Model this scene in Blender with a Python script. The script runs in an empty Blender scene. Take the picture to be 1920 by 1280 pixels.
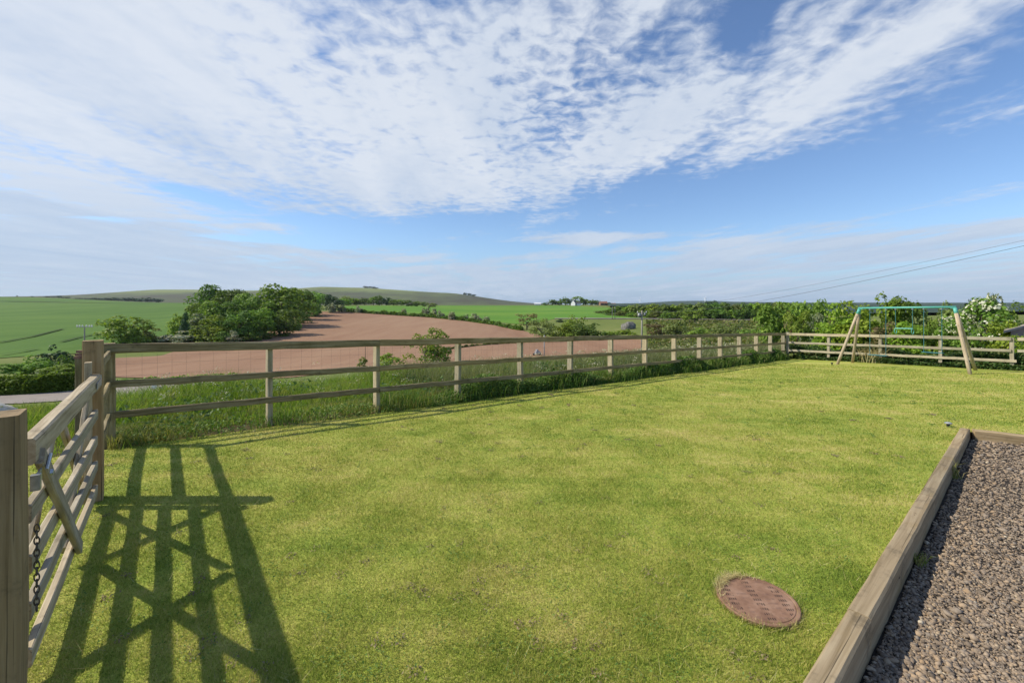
import bpy, bmesh, math, random
import numpy as np
from mathutils import Vector, Matrix, Quaternion
R = math.radians
rng = np.random.default_rng(7)
random.seed(7)
sc = bpy.context.scene
COL = sc.collection

# ------------------------------------------------------------------ camera
F, CX, HY, CZ = 800.0, 960.0, 572.0, 1.67
cam = bpy.data.cameras.new('camera'); co = bpy.data.objects.new('camera', cam); COL.objects.link(co)
cam.lens = 15.0; cam.sensor_width = 36.0; cam.sensor_fit = 'HORIZONTAL'
cam.shift_y = -(640 - HY) / 1920.0
cam.clip_start = 0.05; cam.clip_end = 20000
co.location = (0, 0, CZ); co.rotation_euler = (R(90), 0, 0)
sc.camera = co
sc.view_settings.view_transform = 'Standard'; sc.view_settings.look = 'None'
sc.view_settings.exposure = 0.15; sc.view_settings.gamma = 1.0

# ------------------------------------------------------------------ sun
SUN_EL = R(42.8)
sd = bpy.data.lights.new('sun', 'SUN'); so = bpy.data.objects.new('sun', sd); COL.objects.link(so)
sd.energy = 5.0; sd.angle = R(0.53); sd.color = (1.0, 0.92, 0.76)
so.rotation_euler = Vector((math.cos(SUN_EL), 0, -math.sin(SUN_EL))).to_track_quat('-Z', 'Y').to_euler()

# ------------------------------------------------------------------ node helper
class NT:
    def __init__(s, tree): s.t = tree; s.n = tree.nodes; s.l = tree.links
    def add(s, typ, **kw):
        nd = s.n.new(typ)
        for k, v in kw.items(): setattr(nd, k, v)
        return nd
    def set(s, sock, v):
        if hasattr(v, 'links') or isinstance(v, bpy.types.NodeSocket): s.l.new(v, sock)
        elif v is not None: sock.default_value = v
    def math(s, op, a, b=None, c=None, clamp=False):
        nd = s.add('ShaderNodeMath', operation=op, use_clamp=clamp)
        s.set(nd.inputs[0], a); s.set(nd.inputs[1], b)
        if c is not None: s.set(nd.inputs[2], c)
        return nd.outputs[0]
    def vmath(s, op, a, b=None):
        nd = s.add('ShaderNodeVectorMath', operation=op); s.set(nd.inputs[0], a); s.set(nd.inputs[1], b)
        return nd.outputs[1] if op in ('DOT_PRODUCT', 'LENGTH') else nd.outputs[0]
    def mix(s, f, a, b, mode='MIX'):
        nd = s.add('ShaderNodeMix', data_type='RGBA', blend_type=mode); nd.clamp_factor = True
        s.set(nd.inputs[0], f); s.set(nd.inputs[6], a); s.set(nd.inputs[7], b); return nd.outputs[2]
    def noise(s, vec, scale, detail=4, rough=.55, dist=0.0, w=False):
        nd = s.add('ShaderNodeTexNoise'); s.set(nd.inputs['Vector'], vec); nd.inputs['Scale'].default_value = scale
        nd.inputs['Detail'].default_value = detail; nd.inputs['Roughness'].default_value = rough
        nd.inputs['Distortion'].default_value = dist; return nd.outputs[0]
    def map(s, vec, scale=(1, 1, 1), rot=(0, 0, 0), loc=(0, 0, 0)):
        nd = s.add('ShaderNodeMapping'); s.set(nd.inputs[0], vec); nd.inputs[1].default_value = loc
        nd.inputs[2].default_value = rot; nd.inputs[3].default_value = scale; return nd.outputs[0]
    def ss(s, x, lo, hi):
        nd = s.add('ShaderNodeMapRange', interpolation_type='SMOOTHSTEP'); s.set(nd.inputs[0], x)
        nd.inputs[1].default_value = lo; nd.inputs[2].default_value = hi; return nd.outputs[0]
    def ramp(s, f, stops):
        nd = s.add('ShaderNodeValToRGB'); s.set(nd.inputs[0], f); e = nd.color_ramp.elements
        e[0].position = stops[0][0]; e[0].color = (*stops[0][1], 1); e[1].position = stops[-1][0]; e[1].color = (*stops[-1][1], 1)
        for p, c in stops[1:-1]: x = e.new(p); x.color = (*c, 1)
        return nd.outputs[0]

# ------------------------------------------------------------------ world: clear sky with a sheet of altocumulus
wd = bpy.data.worlds.new('World'); sc.world = wd; wd.use_nodes = True
W = NT(wd.node_tree); W.n.clear()
wout = W.add('ShaderNodeOutputWorld'); bg = W.add('ShaderNodeBackground')
sky = W.add('ShaderNodeTexSky', sky_type='NISHITA'); sky.sun_disc = False
sky.sun_elevation = SUN_EL; sky.sun_rotation = R(-90); sky.altitude = 50; sky.air_density = 1.0; sky.dust_density = 0.35; sky.ozone_density = 1.6
tc = W.add('ShaderNodeTexCoord').outputs['Generated']
sep = W.add('ShaderNodeSeparateXYZ'); W.l.new(tc, sep.inputs[0]); dx, dy, dz = sep.outputs
AZ = W.math('ARCTAN2', dx, dy); EL = W.math('ARCSINE', dz)
# wobble the mask coordinates so that the sheet's edges are ragged
zc = W.math('ADD', W.math('MAXIMUM', dz, 0.0), 0.035)
cmb = W.add('ShaderNodeCombineXYZ'); W.l.new(W.math('DIVIDE', dx, zc), cmb.inputs[0]); W.l.new(W.math('DIVIDE', dy, zc), cmb.inputs[1])
PL = cmb.outputs[0]
PLs = W.map(PL, scale=(1.0, .34, 1), rot=(0, 0, R(-15)))
n_str = W.noise(PLs, 2.3, 7, .56, .4)
n_cell = W.noise(PL, 11.0, 6, .56, .35)
n_big = W.noise(W.map(PL, loc=(3.1, 7.7, 0)), .8, 3, .5)
def ang(px, py):
    u = px - CX; v = HY - py
    return math.atan2(u, F), math.asin(v / math.sqrt(u * u + v * v + F * F))
def blob(px, py, sx, sy, wgt, slope=0.0):
    a, e = ang(px, py); a2, _ = ang(px + sx, py); _, e2 = ang(px, py - sy)
    da = W.math('SUBTRACT', AZ, a); de = W.math('SUBTRACT', EL, e)
    if slope: de = W.math('MULTIPLY_ADD', da, -slope, de)
    q = W.math('ADD', W.math('POWER', W.math('MULTIPLY', da, 1 / (a2 - a)), 2.0), W.math('POWER', W.math('MULTIPLY', de, 1 / (e2 - e)), 2.0))
    return W.math('MULTIPLY', W.math('EXPONENT', W.math('MULTIPLY', q, -1.0)), wgt)
BL = [(300, 40, 620, 240, .40), (560, 230, 520, 150, .34), (930, 210, 420, 150, .24), (800, 350, 300, 52, .40),
      (1080, 60, 320, 150, .24), (1260, 215, 320, 75, .46, .28), (1650, 110, 420, 60, .52, .42), (60, 250, 280, 300, .34),
      (110, 440, 420, 95, .50), (330, 410, 260, 34, .10), (560, 520, 760, 40, .42), (1100, 520, 560, 32, .24),
      (1090, 447, 105, 14, 1.15), (1460, 462, 300, 34, .48), (1800, 448, 330, 40, .44), (1250, 545, 1000, 30, .12), (1840, 283, 70, 12, .34), (520, 415, 70, 20, .22),
      (1350, 365, 560, 48, -.45), (1020, 425, 400, 26, -.36), (1780, 320, 320, 60, -.40), (1400, 60, 60, 70, -.46), (1530, 20, 120, 40, .15), (1760, 205, 260, 34, -.12, .35),
      (450, 386, 210, 16, -.36, -.22), (640, 440, 240, 24, -.36), (1910, 140, 90, 60, -.2), (1010, 190, 110, 90, -.14), (590, 100, 60, 50, -.16), (520, 30, 160, 60, .22), (640, 285, 60, 22, -.2), (1180, 90, 90, 70, -.14)]
cov = None
for b in BL:
    x = blob(*b); cov = x if cov is None else W.math('ADD', cov, x)
hi = W.ss(EL, .05, .26)
tex = W.math('ADD', W.math('MULTIPLY', W.math('SUBTRACT', n_str, .5), 1.5),
             W.math('MULTIPLY', W.math('MULTIPLY', W.math('SUBTRACT', n_cell, .5), W.math('ADD', blob(1000, 190, 480, 230, 1.05), .8)), hi))
tex = W.math('ADD', tex, W.math('MULTIPLY', W.math('SUBTRACT', n_big, .5), .5))
cb2 = W.add('ShaderNodeCombineXYZ'); W.l.new(W.math('MULTIPLY', AZ, 3.2), cb2.inputs[0]); W.l.new(W.math('MULTIPLY_ADD', AZ, -3.0, W.math('MULTIPLY', EL, 42.0)), cb2.inputs[1])
n_band = W.noise(cb2.outputs[0], 1.0, 7, .58, .5); low = W.ss(EL, .30, .12)
tex = W.math('ADD', tex, W.math('MULTIPLY', W.math('MULTIPLY', W.math('SUBTRACT', n_band, .5), low), 2.7))
dens = W.math('ADD', cov, tex)
alpha = W.math('MULTIPLY', W.ss(dens, -.12, .62), .92)
cshade = W.math('ADD', W.math('MULTIPLY', W.ss(dens, .25, 1.3), -.10), W.math('MULTIPLY', W.math('SUBTRACT', n_cell, .5), .6))
n_sh = W.noise(W.map(PLs, loc=(9.2, 4.1, 0)), 1.1, 6, .6, .5)
ccol = W.mix(W.math('ADD', W.math('ADD', -.42, cshade), W.math('ADD', W.math('MULTIPLY', n_sh, 2.1), W.math('MULTIPLY', n_str, .4)), clamp=True), (3.2, 4.1, 5.5, 1), (5.7, 6.1, 6.7, 1))
ccol = W.mix(W.math('MULTIPLY', W.ss(EL, .30, .08), W.math('MULTIPLY', W.math('SUBTRACT', 1.25, n_band), .75)), ccol, (3.0, 4.0, 5.5, 1))
skyc = W.mix(1.0, sky.outputs[0], (.89, 1.02, 1.20, 1), 'MULTIPLY')
hz = W.math('MULTIPLY', W.ss(EL, .16, -.02), .8)
skyc = W.mix(hz, skyc, (2.1, 3.2, 5.1, 1))
W.l.new(W.mix(alpha, skyc, ccol), bg.inputs[0]); bg.inputs[1].default_value = 0.12
W.l.new(bg.outputs[0], wout.inputs[0])

# ------------------------------------------------------------------ object helpers
def tag(o, label=None, cat=None, group=None, kind=None):
    if label: o['label'] = label
    if cat: o['category'] = cat
    if group: o['group'] = group
    if kind: o['kind'] = kind
    return o
def thing(name, loc, label, cat, group=None):
    o = bpy.data.objects.new(name, None); COL.objects.link(o); o.location = loc; o.empty_display_size = .1
    return tag(o, label, cat, group)
def new_obj(name, me, mat, parent=None, M=None):
    o = bpy.data.objects.new(name, me); COL.objects.link(o)
    if mat is not None and not me.materials: me.materials.append(mat)
    M = M if M is not None else Matrix()
    if parent is not None:
        o.parent = parent
        base = parent; T = Matrix()
        while base is not None:
            T = base.matrix_basis @ T; base = base.parent
        o.matrix_basis = T.inverted() @ M
    else: o.matrix_basis = M
    return o
def np_mesh(name, V, Fc, smooth=False):
    V = np.asarray(V, np.float32).reshape(-1, 3); Fc = np.asarray(Fc, np.int32); k = Fc.shape[1]
    me = bpy.data.meshes.new(name); me.vertices.add(len(V)); me.vertices.foreach_set('co', V.ravel())
    me.loops.add(Fc.size); me.loops.foreach_set('vertex_index', Fc.ravel())
    me.polygons.add(len(Fc)); me.polygons.foreach_set('loop_start', np.arange(0, Fc.size, k, dtype=np.int32))
    me.polygons.foreach_set('loop_total', np.full(len(Fc), k, np.int32))
    if smooth: me.polygons.foreach_set('use_smooth', np.ones(len(Fc), bool))
    me.update(calc_edges=True); return me
def py_mesh(name, V, Fc, smooth=False):
    me = bpy.data.meshes.new(name); me.from_pydata([tuple(v) for v in V], [], [tuple(f) for f in Fc])
    if smooth:
        for p in me.polygons: p.use_smooth = True
    me.update(); return me
class MB:
    def __init__(s): s.V = []; s.F = []
    def merge(s, V, Fc):
        b = len(s.V); s.V += [tuple(v) for v in V]; s.F += [tuple(i + b for i in f) for f in Fc]
    def box(s, c, size, rotz=0.0):
        c = Vector(c); x, y, z = [q / 2 for q in size]; m = Matrix.Rotation(rotz, 3, 'Z')
        V = [c + m @ Vector((a * x, b * y, d * z)) for a in (-1, 1) for b in (-1, 1) for d in (-1, 1)]
        s.merge(V, [(0, 1, 3, 2), (4, 6, 7, 5), (0, 4, 5, 1), (2, 3, 7, 6), (0, 2, 6, 4), (1, 5, 7, 3)])
    def tube(s, pts, rad, n=6, cap=True):
        pts = [Vector(p) for p in pts]; rad = rad if isinstance(rad, (list, tuple)) else [rad] * len(pts)
        V = []; Fc = []; prev = None
        for i, p in enumerate(pts):
            d = (pts[min(i + 1, len(pts) - 1)] - pts[max(i - 1, 0)]).normalized()
            a = d.cross(Vector((0, 0, 1)) if abs(d.z) < .95 else Vector((1, 0, 0))).normalized()
            if prev is not None and prev.dot(a) < 0: a = -a
            prev = a; b = d.cross(a)
            for k in range(n):
                t = 2 * math.pi * k / n; V.append(p + (a * math.cos(t) + b * math.sin(t)) * rad[i])
        for i in range(len(pts) - 1):
            for k in range(n): Fc.append((i * n + k, i * n + (k + 1) % n, (i + 1) * n + (k + 1) % n, (i + 1) * n + k))
        if cap: Fc.append(tuple(range(n - 1, -1, -1))); Fc.append(tuple(range((len(pts) - 1) * n, len(pts) * n)))
        s.merge(V, Fc)
    def build(s, name, mat, parent=None, smooth=False): return new_obj(name, py_mesh(name, s.V, s.F, smooth), mat, parent)
def board(name, p0, p1, w, h, mat, parent=None, side=None, cham=.006, wob=.002, nseg=8, taper=1.0):
    """a sawn board from p0 to p1; w across (along side), h along the other axis; local x runs along its length for the grain"""
    p0 = Vector(p0); p1 = Vector(p1); L = (p1 - p0).length; x = (p1 - p0).normalized()
    y = Vector(side) if side is not None else Vector((0, 0, 1)).cross(x)
    y = (y - x * y.dot(x)).normalized(); z = x.cross(y)
    prof = [(w / 2 - cham, -h / 2), (w / 2, -h / 2 + cham), (w / 2, h / 2 - cham), (w / 2 - cham, h / 2), (-w / 2 + cham, h / 2), (-w / 2, h / 2 - cham), (-w / 2, -h / 2 + cham), (-w / 2 + cham, -h / 2)]
    V = []; Fc = []; oy = oz = 0
    for i in range(nseg + 1):
        t = i / nseg; k = 1 + (taper - 1) * t
        oy = random.uniform(-wob, wob); oz = random.uniform(-wob, wob)
        for a, b in prof: V.append((L * t, a * k + oy + random.uniform(-.25, .25) * wob, b * k + oz + random.uniform(-.25, .25) * wob))
    for i in range(nseg):
        for k in range(8): Fc.append((i * 8 + k, i * 8 + (k + 1) % 8, (i + 1) * 8 + (k + 1) % 8, (i + 1) * 8 + k))
    Fc.append(tuple(range(7, -1, -1))); Fc.append(tuple(range(nseg * 8, nseg * 8 + 8)))
    M = Matrix(((x.x, y.x, z.x, p0.x), (x.y, y.y, z.y, p0.y), (x.z, y.z, z.z, p0.z), (0, 0, 0, 1)))
    return new_obj(name, py_mesh(name, V, Fc), mat, parent, M)
def P(px, py, Y): return Vector(((px - CX) / F * Y, Y, CZ - (py - HY) / F * Y))

# ------------------------------------------------------------------ materials
def mat(name, rough=.85, spec=.25):
    m = bpy.data.materials.new(name); m.use_nodes = True; N = NT(m.node_tree)
    b = m.node_tree.nodes['Principled BSDF']; b.inputs['Roughness'].default_value = rough; b.inputs['Specular IOR Level'].default_value = spec
    N.b = b; N.m = m; N.geo = N.add('ShaderNodeNewGeometry'); N.tc = N.add('ShaderNodeTexCoord'); N.oi = N.add('ShaderNodeObjectInfo')
    return N
def bump(N, h, strength=.4, dist=.01):
    bp = N.add('ShaderNodeBump'); bp.inputs['Strength'].default_value = strength; bp.inputs['Distance'].default_value = dist
    N.l.new(h, bp.inputs['Height']); N.l.new(bp.outputs[0], N.b.inputs['Normal'])
def wood(name, c_dark, c_mid, c_light, moss=.35, moss_col=(.10, .10, .035), gscale=1.0):
    N = mat(name, .82, .2)
    v = N.tc.outputs['Object']
    off = N.vmath('ADD', v, N.vmath('SCALE', N.vmath('ADD', N.oi.outputs['Random'], (0, 0, 0)), None))
    cb = N.add('ShaderNodeCombineXYZ'); N.l.new(N.math('MULTIPLY', N.oi.outputs['Random'], 37.0), cb.inputs[0]); N.l.new(N.math('MULTIPLY', N.oi.outputs['Random'], 11.0), cb.inputs[1])
    v = N.vmath('ADD', v, cb.outputs[0])
    g = N.noise(N.map(v, scale=(1.6 * gscale, 34 * gscale, 34 * gscale)), 1.0, 6, .6, .6)
    g2 = N.noise(N.map(v, scale=(6, 160, 160)), 1.0, 3, .6)
    blot = N.noise(N.map(v, scale=(2.2, 7, 7)), 1.0, 5, .6)
    col = N.ramp(g, [(.25, c_dark), (.5, c_mid), (.72, c_light)])
    col = N.mix(N.math('MULTIPLY', N.ss(blot, .5, .72), moss), col, (*moss_col, 1))
    col = N.mix(N.math('MULTIPLY', N.ss(N.noise(v, 5.0, 6, .72), .52, .72), .5), col, (.05, .042, .03, 1))
    crack = N.noise(N.map(v, scale=(.9 * gscale, 85 * gscale, 85 * gscale)), 1.0, 2, .5)
    col = N.mix(N.math('MULTIPLY', N.ss(crack, .66, .71), .75), col, (.035, .026, .016, 1))
    knots = N.noise(N.map(v, scale=(5, 16, 16)), 1.0, 2, .5)
    col = N.mix(N.ss(knots, .76, .80), col, (.045, .03, .018, 1))
    col = N.mix(1.0, col, N.ramp(N.oi.outputs['Random'], [(0, (.82, .84, .84)), (.5, (1, 1, 1)), (1, (1.14, 1.09, 1.0))]), 'MULTIPLY')
    N.l.new(col, N.b.inputs['Base Color'])
    bump(N, N.math('ADD', N.math('MULTIPLY', g, .7), N.math('MULTIPLY', g2, .5)), .55, .004)
    return N.m
M_fence = wood('weathered_fence_wood', (.12, .088, .04), (.27, .21, .11), (.42, .35, .22), .55, (.12, .11, .04))
M_fpost = wood('sunlit_fence_post_wood', (.22, .18, .105), (.37, .32, .215), (.49, .44, .33), .4, (.15, .14, .06))  # paler copy of the fence wood; sunlight on the posts put into the colour
M_gate = wood('silvered_gate_wood', (.20, .16, .105), (.36, .305, .22), (.50, .44, .345), .3, (.17, .14, .07))
M_post = wood('brown_gate_post_wood', (.19, .125, .06), (.31, .215, .115), (.39, .285, .165), .3, (.16, .13, .05))
M_back = wood('pale_fence_wood', (.24, .20, .13), (.40, .35, .25), (.50, .45, .33), .3, (.17, .17, .09))
M_sleeper = wood('old_sleeper_wood', (.155, .112, .058), (.305, .235, .145), (.41, .33, .215), .55, (.25, .175, .075), .7)
M_pole = wood('round_swing_pole_wood', (.27, .20, .13), (.42, .34, .24), (.50, .43, .33), .15)
M_util = wood('grey_utility_pole_wood', (.17, .16, .15), (.26, .25, .23), (.33, .32, .30), .1)
M_dark = wood('dark_stem_wood', (.03, .025, .018), (.06, .05, .035), (.10, .08, .055), .2)

def flat(name, col, rough=.6, spec=.3, metal=0.0, var=.25, scale=14.0):
    N = mat(name, rough, spec); N.b.inputs['Metallic'].default_value = metal
    n = N.noise(N.tc.outputs['Object'], scale, 5, .6)
    c2 = tuple(x * (1 - var) for x in col); c3 = tuple(min(1, x * (1 + var)) for x in col)
    N.l.new(N.ramp(n, [(.3, c2), (.7, c3)]), N.b.inputs['Base Color']); bump(N, n, .15, .003); return N.m
M_teal = flat('faded_teal_paint', (.10, .38, .32), .45, .4, 0, .15, 30)
M_rope = flat('blue_green_rope', (.05, .17, .19), .8, .2, 0, .2, 60)
M_galv = flat('galvanised_steel', (.42, .44, .46), .42, .5, .8, .25, 40)
M_chain = flat('dark_rusted_chain', (.10, .09, .08), .55, .4, .6, .4, 60)
M_wire = flat('dull_wire', (.16, .15, .135), .5, .4, .5, .2, 20)
M_black = flat('black_plastic', (.012, .013, .016), .45, .4, 0, .3, 40)
M_grey = flat('grey_painted_metal', (.30, .31, .32), .5, .4, .2, .2, 6)
M_line = flat('grey_cable', (.09, .09, .10), .6, .3, 0, .1, 1)
M_white = flat('white_render', (.82, .82, .80), .8, .2, 0, .06, 2)
M_white_metal = flat('white_turbine_paint', (.85, .86, .88), .4, .4, 0, .04, 1)
M_slate = flat('dark_slate_roof', (.09, .09, .10), .7, .3, 0, .25, 2)
M_red = flat('red_pantile_roof', (.27, .14, .10), .8, .2, 0, .25, 2)
M_stone = flat('pale_sandstone_wall', (.36, .30, .25), .9, .2, 0, .3, 1.2)
M_brick = flat('brown_brick_wall', (.25, .15, .12), .9, .2, 0, .25, 1)
M_shed = flat('grey_brown_corrugated_roof', (.33, .28, .24), .7, .3, 0, .3, 3)
M_tin = flat('pale_tin_sheet', (.62, .63, .64), .6, .3, 0, .12, 1)
M_glass = flat('dark_window_glass', (.03, .035, .045), .1, .6, 0, .1, 1)
def rockmat():
    N = mat('lichen_stone', .9, .2); v = N.tc.outputs['Object']
    a = N.noise(v, 6, 6, .65); b = N.noise(v, 14, 4, .7)
    col = N.ramp(a, [(.3, (.26, .25, .22)), (.5, (.50, .48, .42)), (.7, (.66, .64, .57))])
    col = N.mix(N.math('MULTIPLY', N.ss(b, .52, .64), .8), col, (.36, .33, .09, 1)); N.l.new(col, N.b.inputs['Base Color']); bump(N, a, .8, .04); return N.m
M_rock = rockmat()

def leafmat(name, cols, trans=.35, objvar=.18, rough=.6, dry=0.0):
    N = mat(name, rough, .2); ri = N.geo.outputs['Random Per Island']
    col = N.ramp(ri, [(i / (len(cols) - 1), c) for i, c in enumerate(cols)])
    big = N.noise(N.geo.outputs['Position'], .35, 3, .6)
    col = N.mix(1.0, col, N.ramp(big, [(.3, (.78, .82, .8)), (.7, (1.22, 1.18, 1.05))]), 'MULTIPLY')
    if dry: col = N.mix(N.math('MULTIPLY', N.ss(N.noise(N.geo.outputs['Position'], 1.5, 4, .65), .47, .66), dry), col, (.34, .31, .12, 1))
    hv = N.add('ShaderNodeHueSaturation'); N.l.new(col, hv.inputs['Color'])
    N.l.new(N.math('MULTIPLY_ADD', N.oi.outputs['Random'], .03, .488), hv.inputs['Hue'])
    N.l.new(N.math('MULTIPLY_ADD', N.oi.outputs['Random'], 2 * objvar, 1 - objvar), hv.inputs['Value'])
    col = hv.outputs[0]
    N.l.new(col, N.b.inputs['Base Color'])
    if trans:
        tr = N.add('ShaderNodeBsdfTranslucent'); N.l.new(N.mix(1.0, col, (1.25, 1.3, .55, 1), 'MULTIPLY'), tr.inputs[0])
        ms = N.add('ShaderNodeMixShader'); ms.inputs[0].default_value = trans
        N.l.new(N.b.outputs[0], ms.inputs[1]); N.l.new(tr.outputs[0], ms.inputs[2])
        N.l.new(ms.outputs[0], N.n['Material Output'].inputs[0])
    return N.m
L_dark = leafmat('dark_leaves', [(0.067, 0.116, 0.024), (0.106, 0.179, 0.032), (0.162, 0.251, 0.044)])
L_mid = leafmat('green_leaves', [(0.098, 0.166, 0.028), (0.159, 0.258, 0.041), (0.23, 0.331, 0.057)])
L_bright = leafmat('bright_leaves', [(0.13, 0.209, 0.022), (0.21, 0.312, 0.034), (0.307, 0.404, 0.053)])
L_yellow = leafmat('yellow_green_leaves', [(0.109, 0.172, 0.025), (0.187, 0.265, 0.04), (0.257, 0.333, 0.057)])
L_olive = leafmat('olive_leaves', [(0.111, 0.143, 0.043), (0.173, 0.215, 0.064), (0.233, 0.272, 0.094)])
L_grey = leafmat('grey_green_leaves', [(0.117, 0.156, 0.091), (0.182, 0.221, 0.13), (0.247, 0.273, 0.182)])
L_red = leafmat('reddish_twigs', [(.16, .12, .07), (.21, .17, .085), (.17, .20, .07)])
L_conifer = leafmat('conifer_needles', [(0.024, 0.058, 0.023), (0.046, 0.091, 0.036), (0.075, 0.132, 0.05)], .1)
L_blossom = leafmat('cream_blossom', [(.55, .54, .43), (.70, .69, .58), (.80, .79, .70)], .25, .05)
L_dull = leafmat('dull_pinkish_blossom', [(.40, .35, .29), (.50, .46, .39), (.60, .56, .48)], .2, .1)
L_bark = wood('tree_bark', (.06, .05, .035), (.12, .10, .075), (.18, .155, .12), .3)

# ------------------------------------------------------------------ terrain: height field through surveyed points (slope z/r over bearing and log distance)
CTRL = [(120,695,70),(225,700,68),(500,702,68),(700,690,75),(860,690,78),(1000,675,88),(1200,655,108),
(225,668,95),(500,650,118),(700,650,120),(900,640,140),(1150,637,145),
(400,620,170),(520,610,190),(600,584,280),(700,588,290),(850,598,270),(960,615,220),(1040,634,165),
(450,590,300),(500,578,420),
(700,573,450),(800,573,550),(900,573,620),(1000,572,760),(1100,571,760),(1160,577,500),(1000,590,330),(1100,597,262),(1200,597,262),(1300,598,258),(1480,600,250),(1000,610,235),
(1250,620,150),(1400,615,150),(1480,620,100),(1600,613,60),(1900,622,50),(1700,590,200),(1900,586,250),(2400,586,250),(2400,622,50),
(0,690,60),(100,672,75),(0,650,110),(200,640,120),(0,620,180),(300,622,180),(0,590,400),(340,590,380),(0,566,800),(200,568,800),(350,568,800),(0,556,1150),(100,558,1150),(200,563,1100),
(140,553,2600),(200,549,2800),(290,543,3000),(370,543,3000),(200,566,1600),(350,567,1600),
(460,545,2900),(520,543,2900),(600,538,2800),(690,540,2800),(760,545,2700),(850,550,2600),(900,557,2500),(970,568,2400),
(500,570,1500),(700,572,1500),(850,571.5,1400),(950,571.5,1500),
(1050,572,2500),(1200,571,3000),(1260,567,4000),(1310,566,4000),(1370,568,4000),(1500,570,4000),(1700,570.5,4000),(1900,571.5,4000),(2400,571.5,4000),
(1200,574,1500),(1500,574,1500),(1900,575,1500),
(-400,690,60),(-400,620,180),(-400,556,1150),(-400,566,800)]
RAW = [(px, Y, z) for px in (-400, 0, 300, 700, 1100) for Y, z in ((12, -4.6), (22, -5.0))]
RAW += [(50,26,-5.0),(250,27,-5.0),(400,30,-5.2),(700,40,-7.5),(1000,45,-7.5),(1250,60,-7.5),(-400,28,-5.0)]
RAW += [(px, Y, z) for px in (1500, 1900, 2400) for Y, z in ((12, -4.6), (25, -3.6))]
RAW += [(px, 7500, -60) for px in (-400, 100, 500, 900, 1300, 1900, 2400)]
pts = np.array([((a - CX) / F * Y, Y, -(b - HY) / F * Y) for a, b, Y in CTRL] + [((a - CX) / F * Y, Y, z) for a, Y, z in RAW])
_th = np.arctan2(pts[:, 0], pts[:, 1]); _r = np.hypot(pts[:, 0], pts[:, 1]); _A = np.c_[_th * 3, np.log(_r)]
def _ker(a, b): return np.sqrt(((a[:, None] - b[None]) ** 2).sum(-1) + .002)
_n = len(_A); _K = np.zeros((_n + 3, _n + 3)); _K[:_n, :_n] = -_ker(_A, _A) - np.eye(_n) * 1e-3
_K[:_n, _n] = 1; _K[:_n, _n + 1:] = _A; _K[_n:, :_n] = _K[:_n, _n:].T
_w = np.linalg.solve(_K, np.r_[pts[:, 2] / _r, 0, 0, 0])
TH = np.radians(np.linspace(-66, 66, 331)); LR = np.linspace(np.log(12), np.log(7500), 300)
_q = np.stack([g.ravel() for g in np.meshgrid(TH * 3, LR, indexing='ij')], 1)
GS = (-_ker(_q, _A) @ _w[:_n] + _w[_n] + _q @ _w[_n + 1:]).reshape(len(TH), len(LR))
def bil(t, lr):
    i = np.clip((t - TH[0]) / (TH[1] - TH[0]), 0, len(TH) - 1.001); j = np.clip((lr - LR[0]) / (LR[1] - LR[0]), 0, len(LR) - 1.001)
    a = i.astype(int); b = j.astype(int); u = i - a; v = j - b
    return GS[a, b] * (1 - u) * (1 - v) + GS[a + 1, b] * u * (1 - v) + GS[a, b + 1] * (1 - u) * v + GS[a + 1, b + 1] * u * v
def terr_z(x, y):
    x = np.asarray(x, float); y = np.asarray(y, float); r = np.maximum(np.hypot(x, y), 12)
    return CZ + bil(np.arctan2(x, y), np.log(r)) * r
def cast(px, py, rmin=19.0):
    """first point of the terrain met from the survey point in that direction"""
    t = math.atan2(px - CX, F); s = (HY - py) / math.hypot(px - CX, F)
    ls = np.linspace(math.log(rmin), LR[-1], 1500); g = bil(np.full_like(ls, t), ls)
    k = int(np.argmax(g >= s)) if (g >= s).any() else int(np.argmax(g))
    r = math.exp(ls[k]); return Vector((math.sin(t) * r, math.cos(t) * r, CZ + float(g[k]) * r))

# ------------------------------------------------------------------ garden plan
FA = Vector((-4.9, 5.19, 0)); FB = Vector((13.1, 20.4, 0))
fd = (FB - FA).normalized(); fn = Vector((-fd.y, fd.x, 0))          # along and outward of the long fence
bd = Vector((.5686, -.8226, 0)); bn = Vector((.8226, .5686, 0))      # along and outward of the back fence
FC = FB + bd * 16.0
gd = Vector((-.6461, .7632, 0)); gn = Vector((-.7632, -.6461, 0))    # along and outward of the gate line
G0 = Vector((-.5, 0, 0))
def sp(t): return np.logaddexp(0, 2.0 * t) / 2.0
def lawn_z(x, y): return -.0546 * sp(np.asarray(y, float) - 4.3) + .012 * np.sin(np.asarray(x) * .9 + 1) * np.cos(np.asarray(y) * .7)
def d_out(x, y):
    """distance outside the lawn polygon (negative inside) and how far towards the back fence side"""
    x = np.asarray(x, float); y = np.asarray(y, float)
    d1 = (x - FA.x) * fn.x + (y - FA.y) * fn.y
    d2 = (x - FB.x) * bn.x + (y - FB.y) * bn.y
    d3 = (x - G0.x) * gn.x + (y - G0.y) * gn.y
    return d1, d2, d3
SL0 = Vector((1.227, 1.81, 0)); SL1 = Vector((6.3, 6.0, 0)); sl = (SL1 - SL0).normalized(); sn = Vector((sl.y, -sl.x, 0))   # sleeper line, sn towards the gravel
bk = Vector((.87, -.49, 0)).normalized(); bkn = Vector((.49, .87, 0)).normalized()
def in_gravel(x, y, m=0.0):
    a = (np.asarray(x) - SL0.x) * sn.x + (np.asarray(y) - SL0.y) * sn.y
    b = (np.asarray(x) - SL1.x) * bkn.x + (np.asarray(y) - SL1.y) * bkn.y
    return (a > -m) & (b < m)
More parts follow.
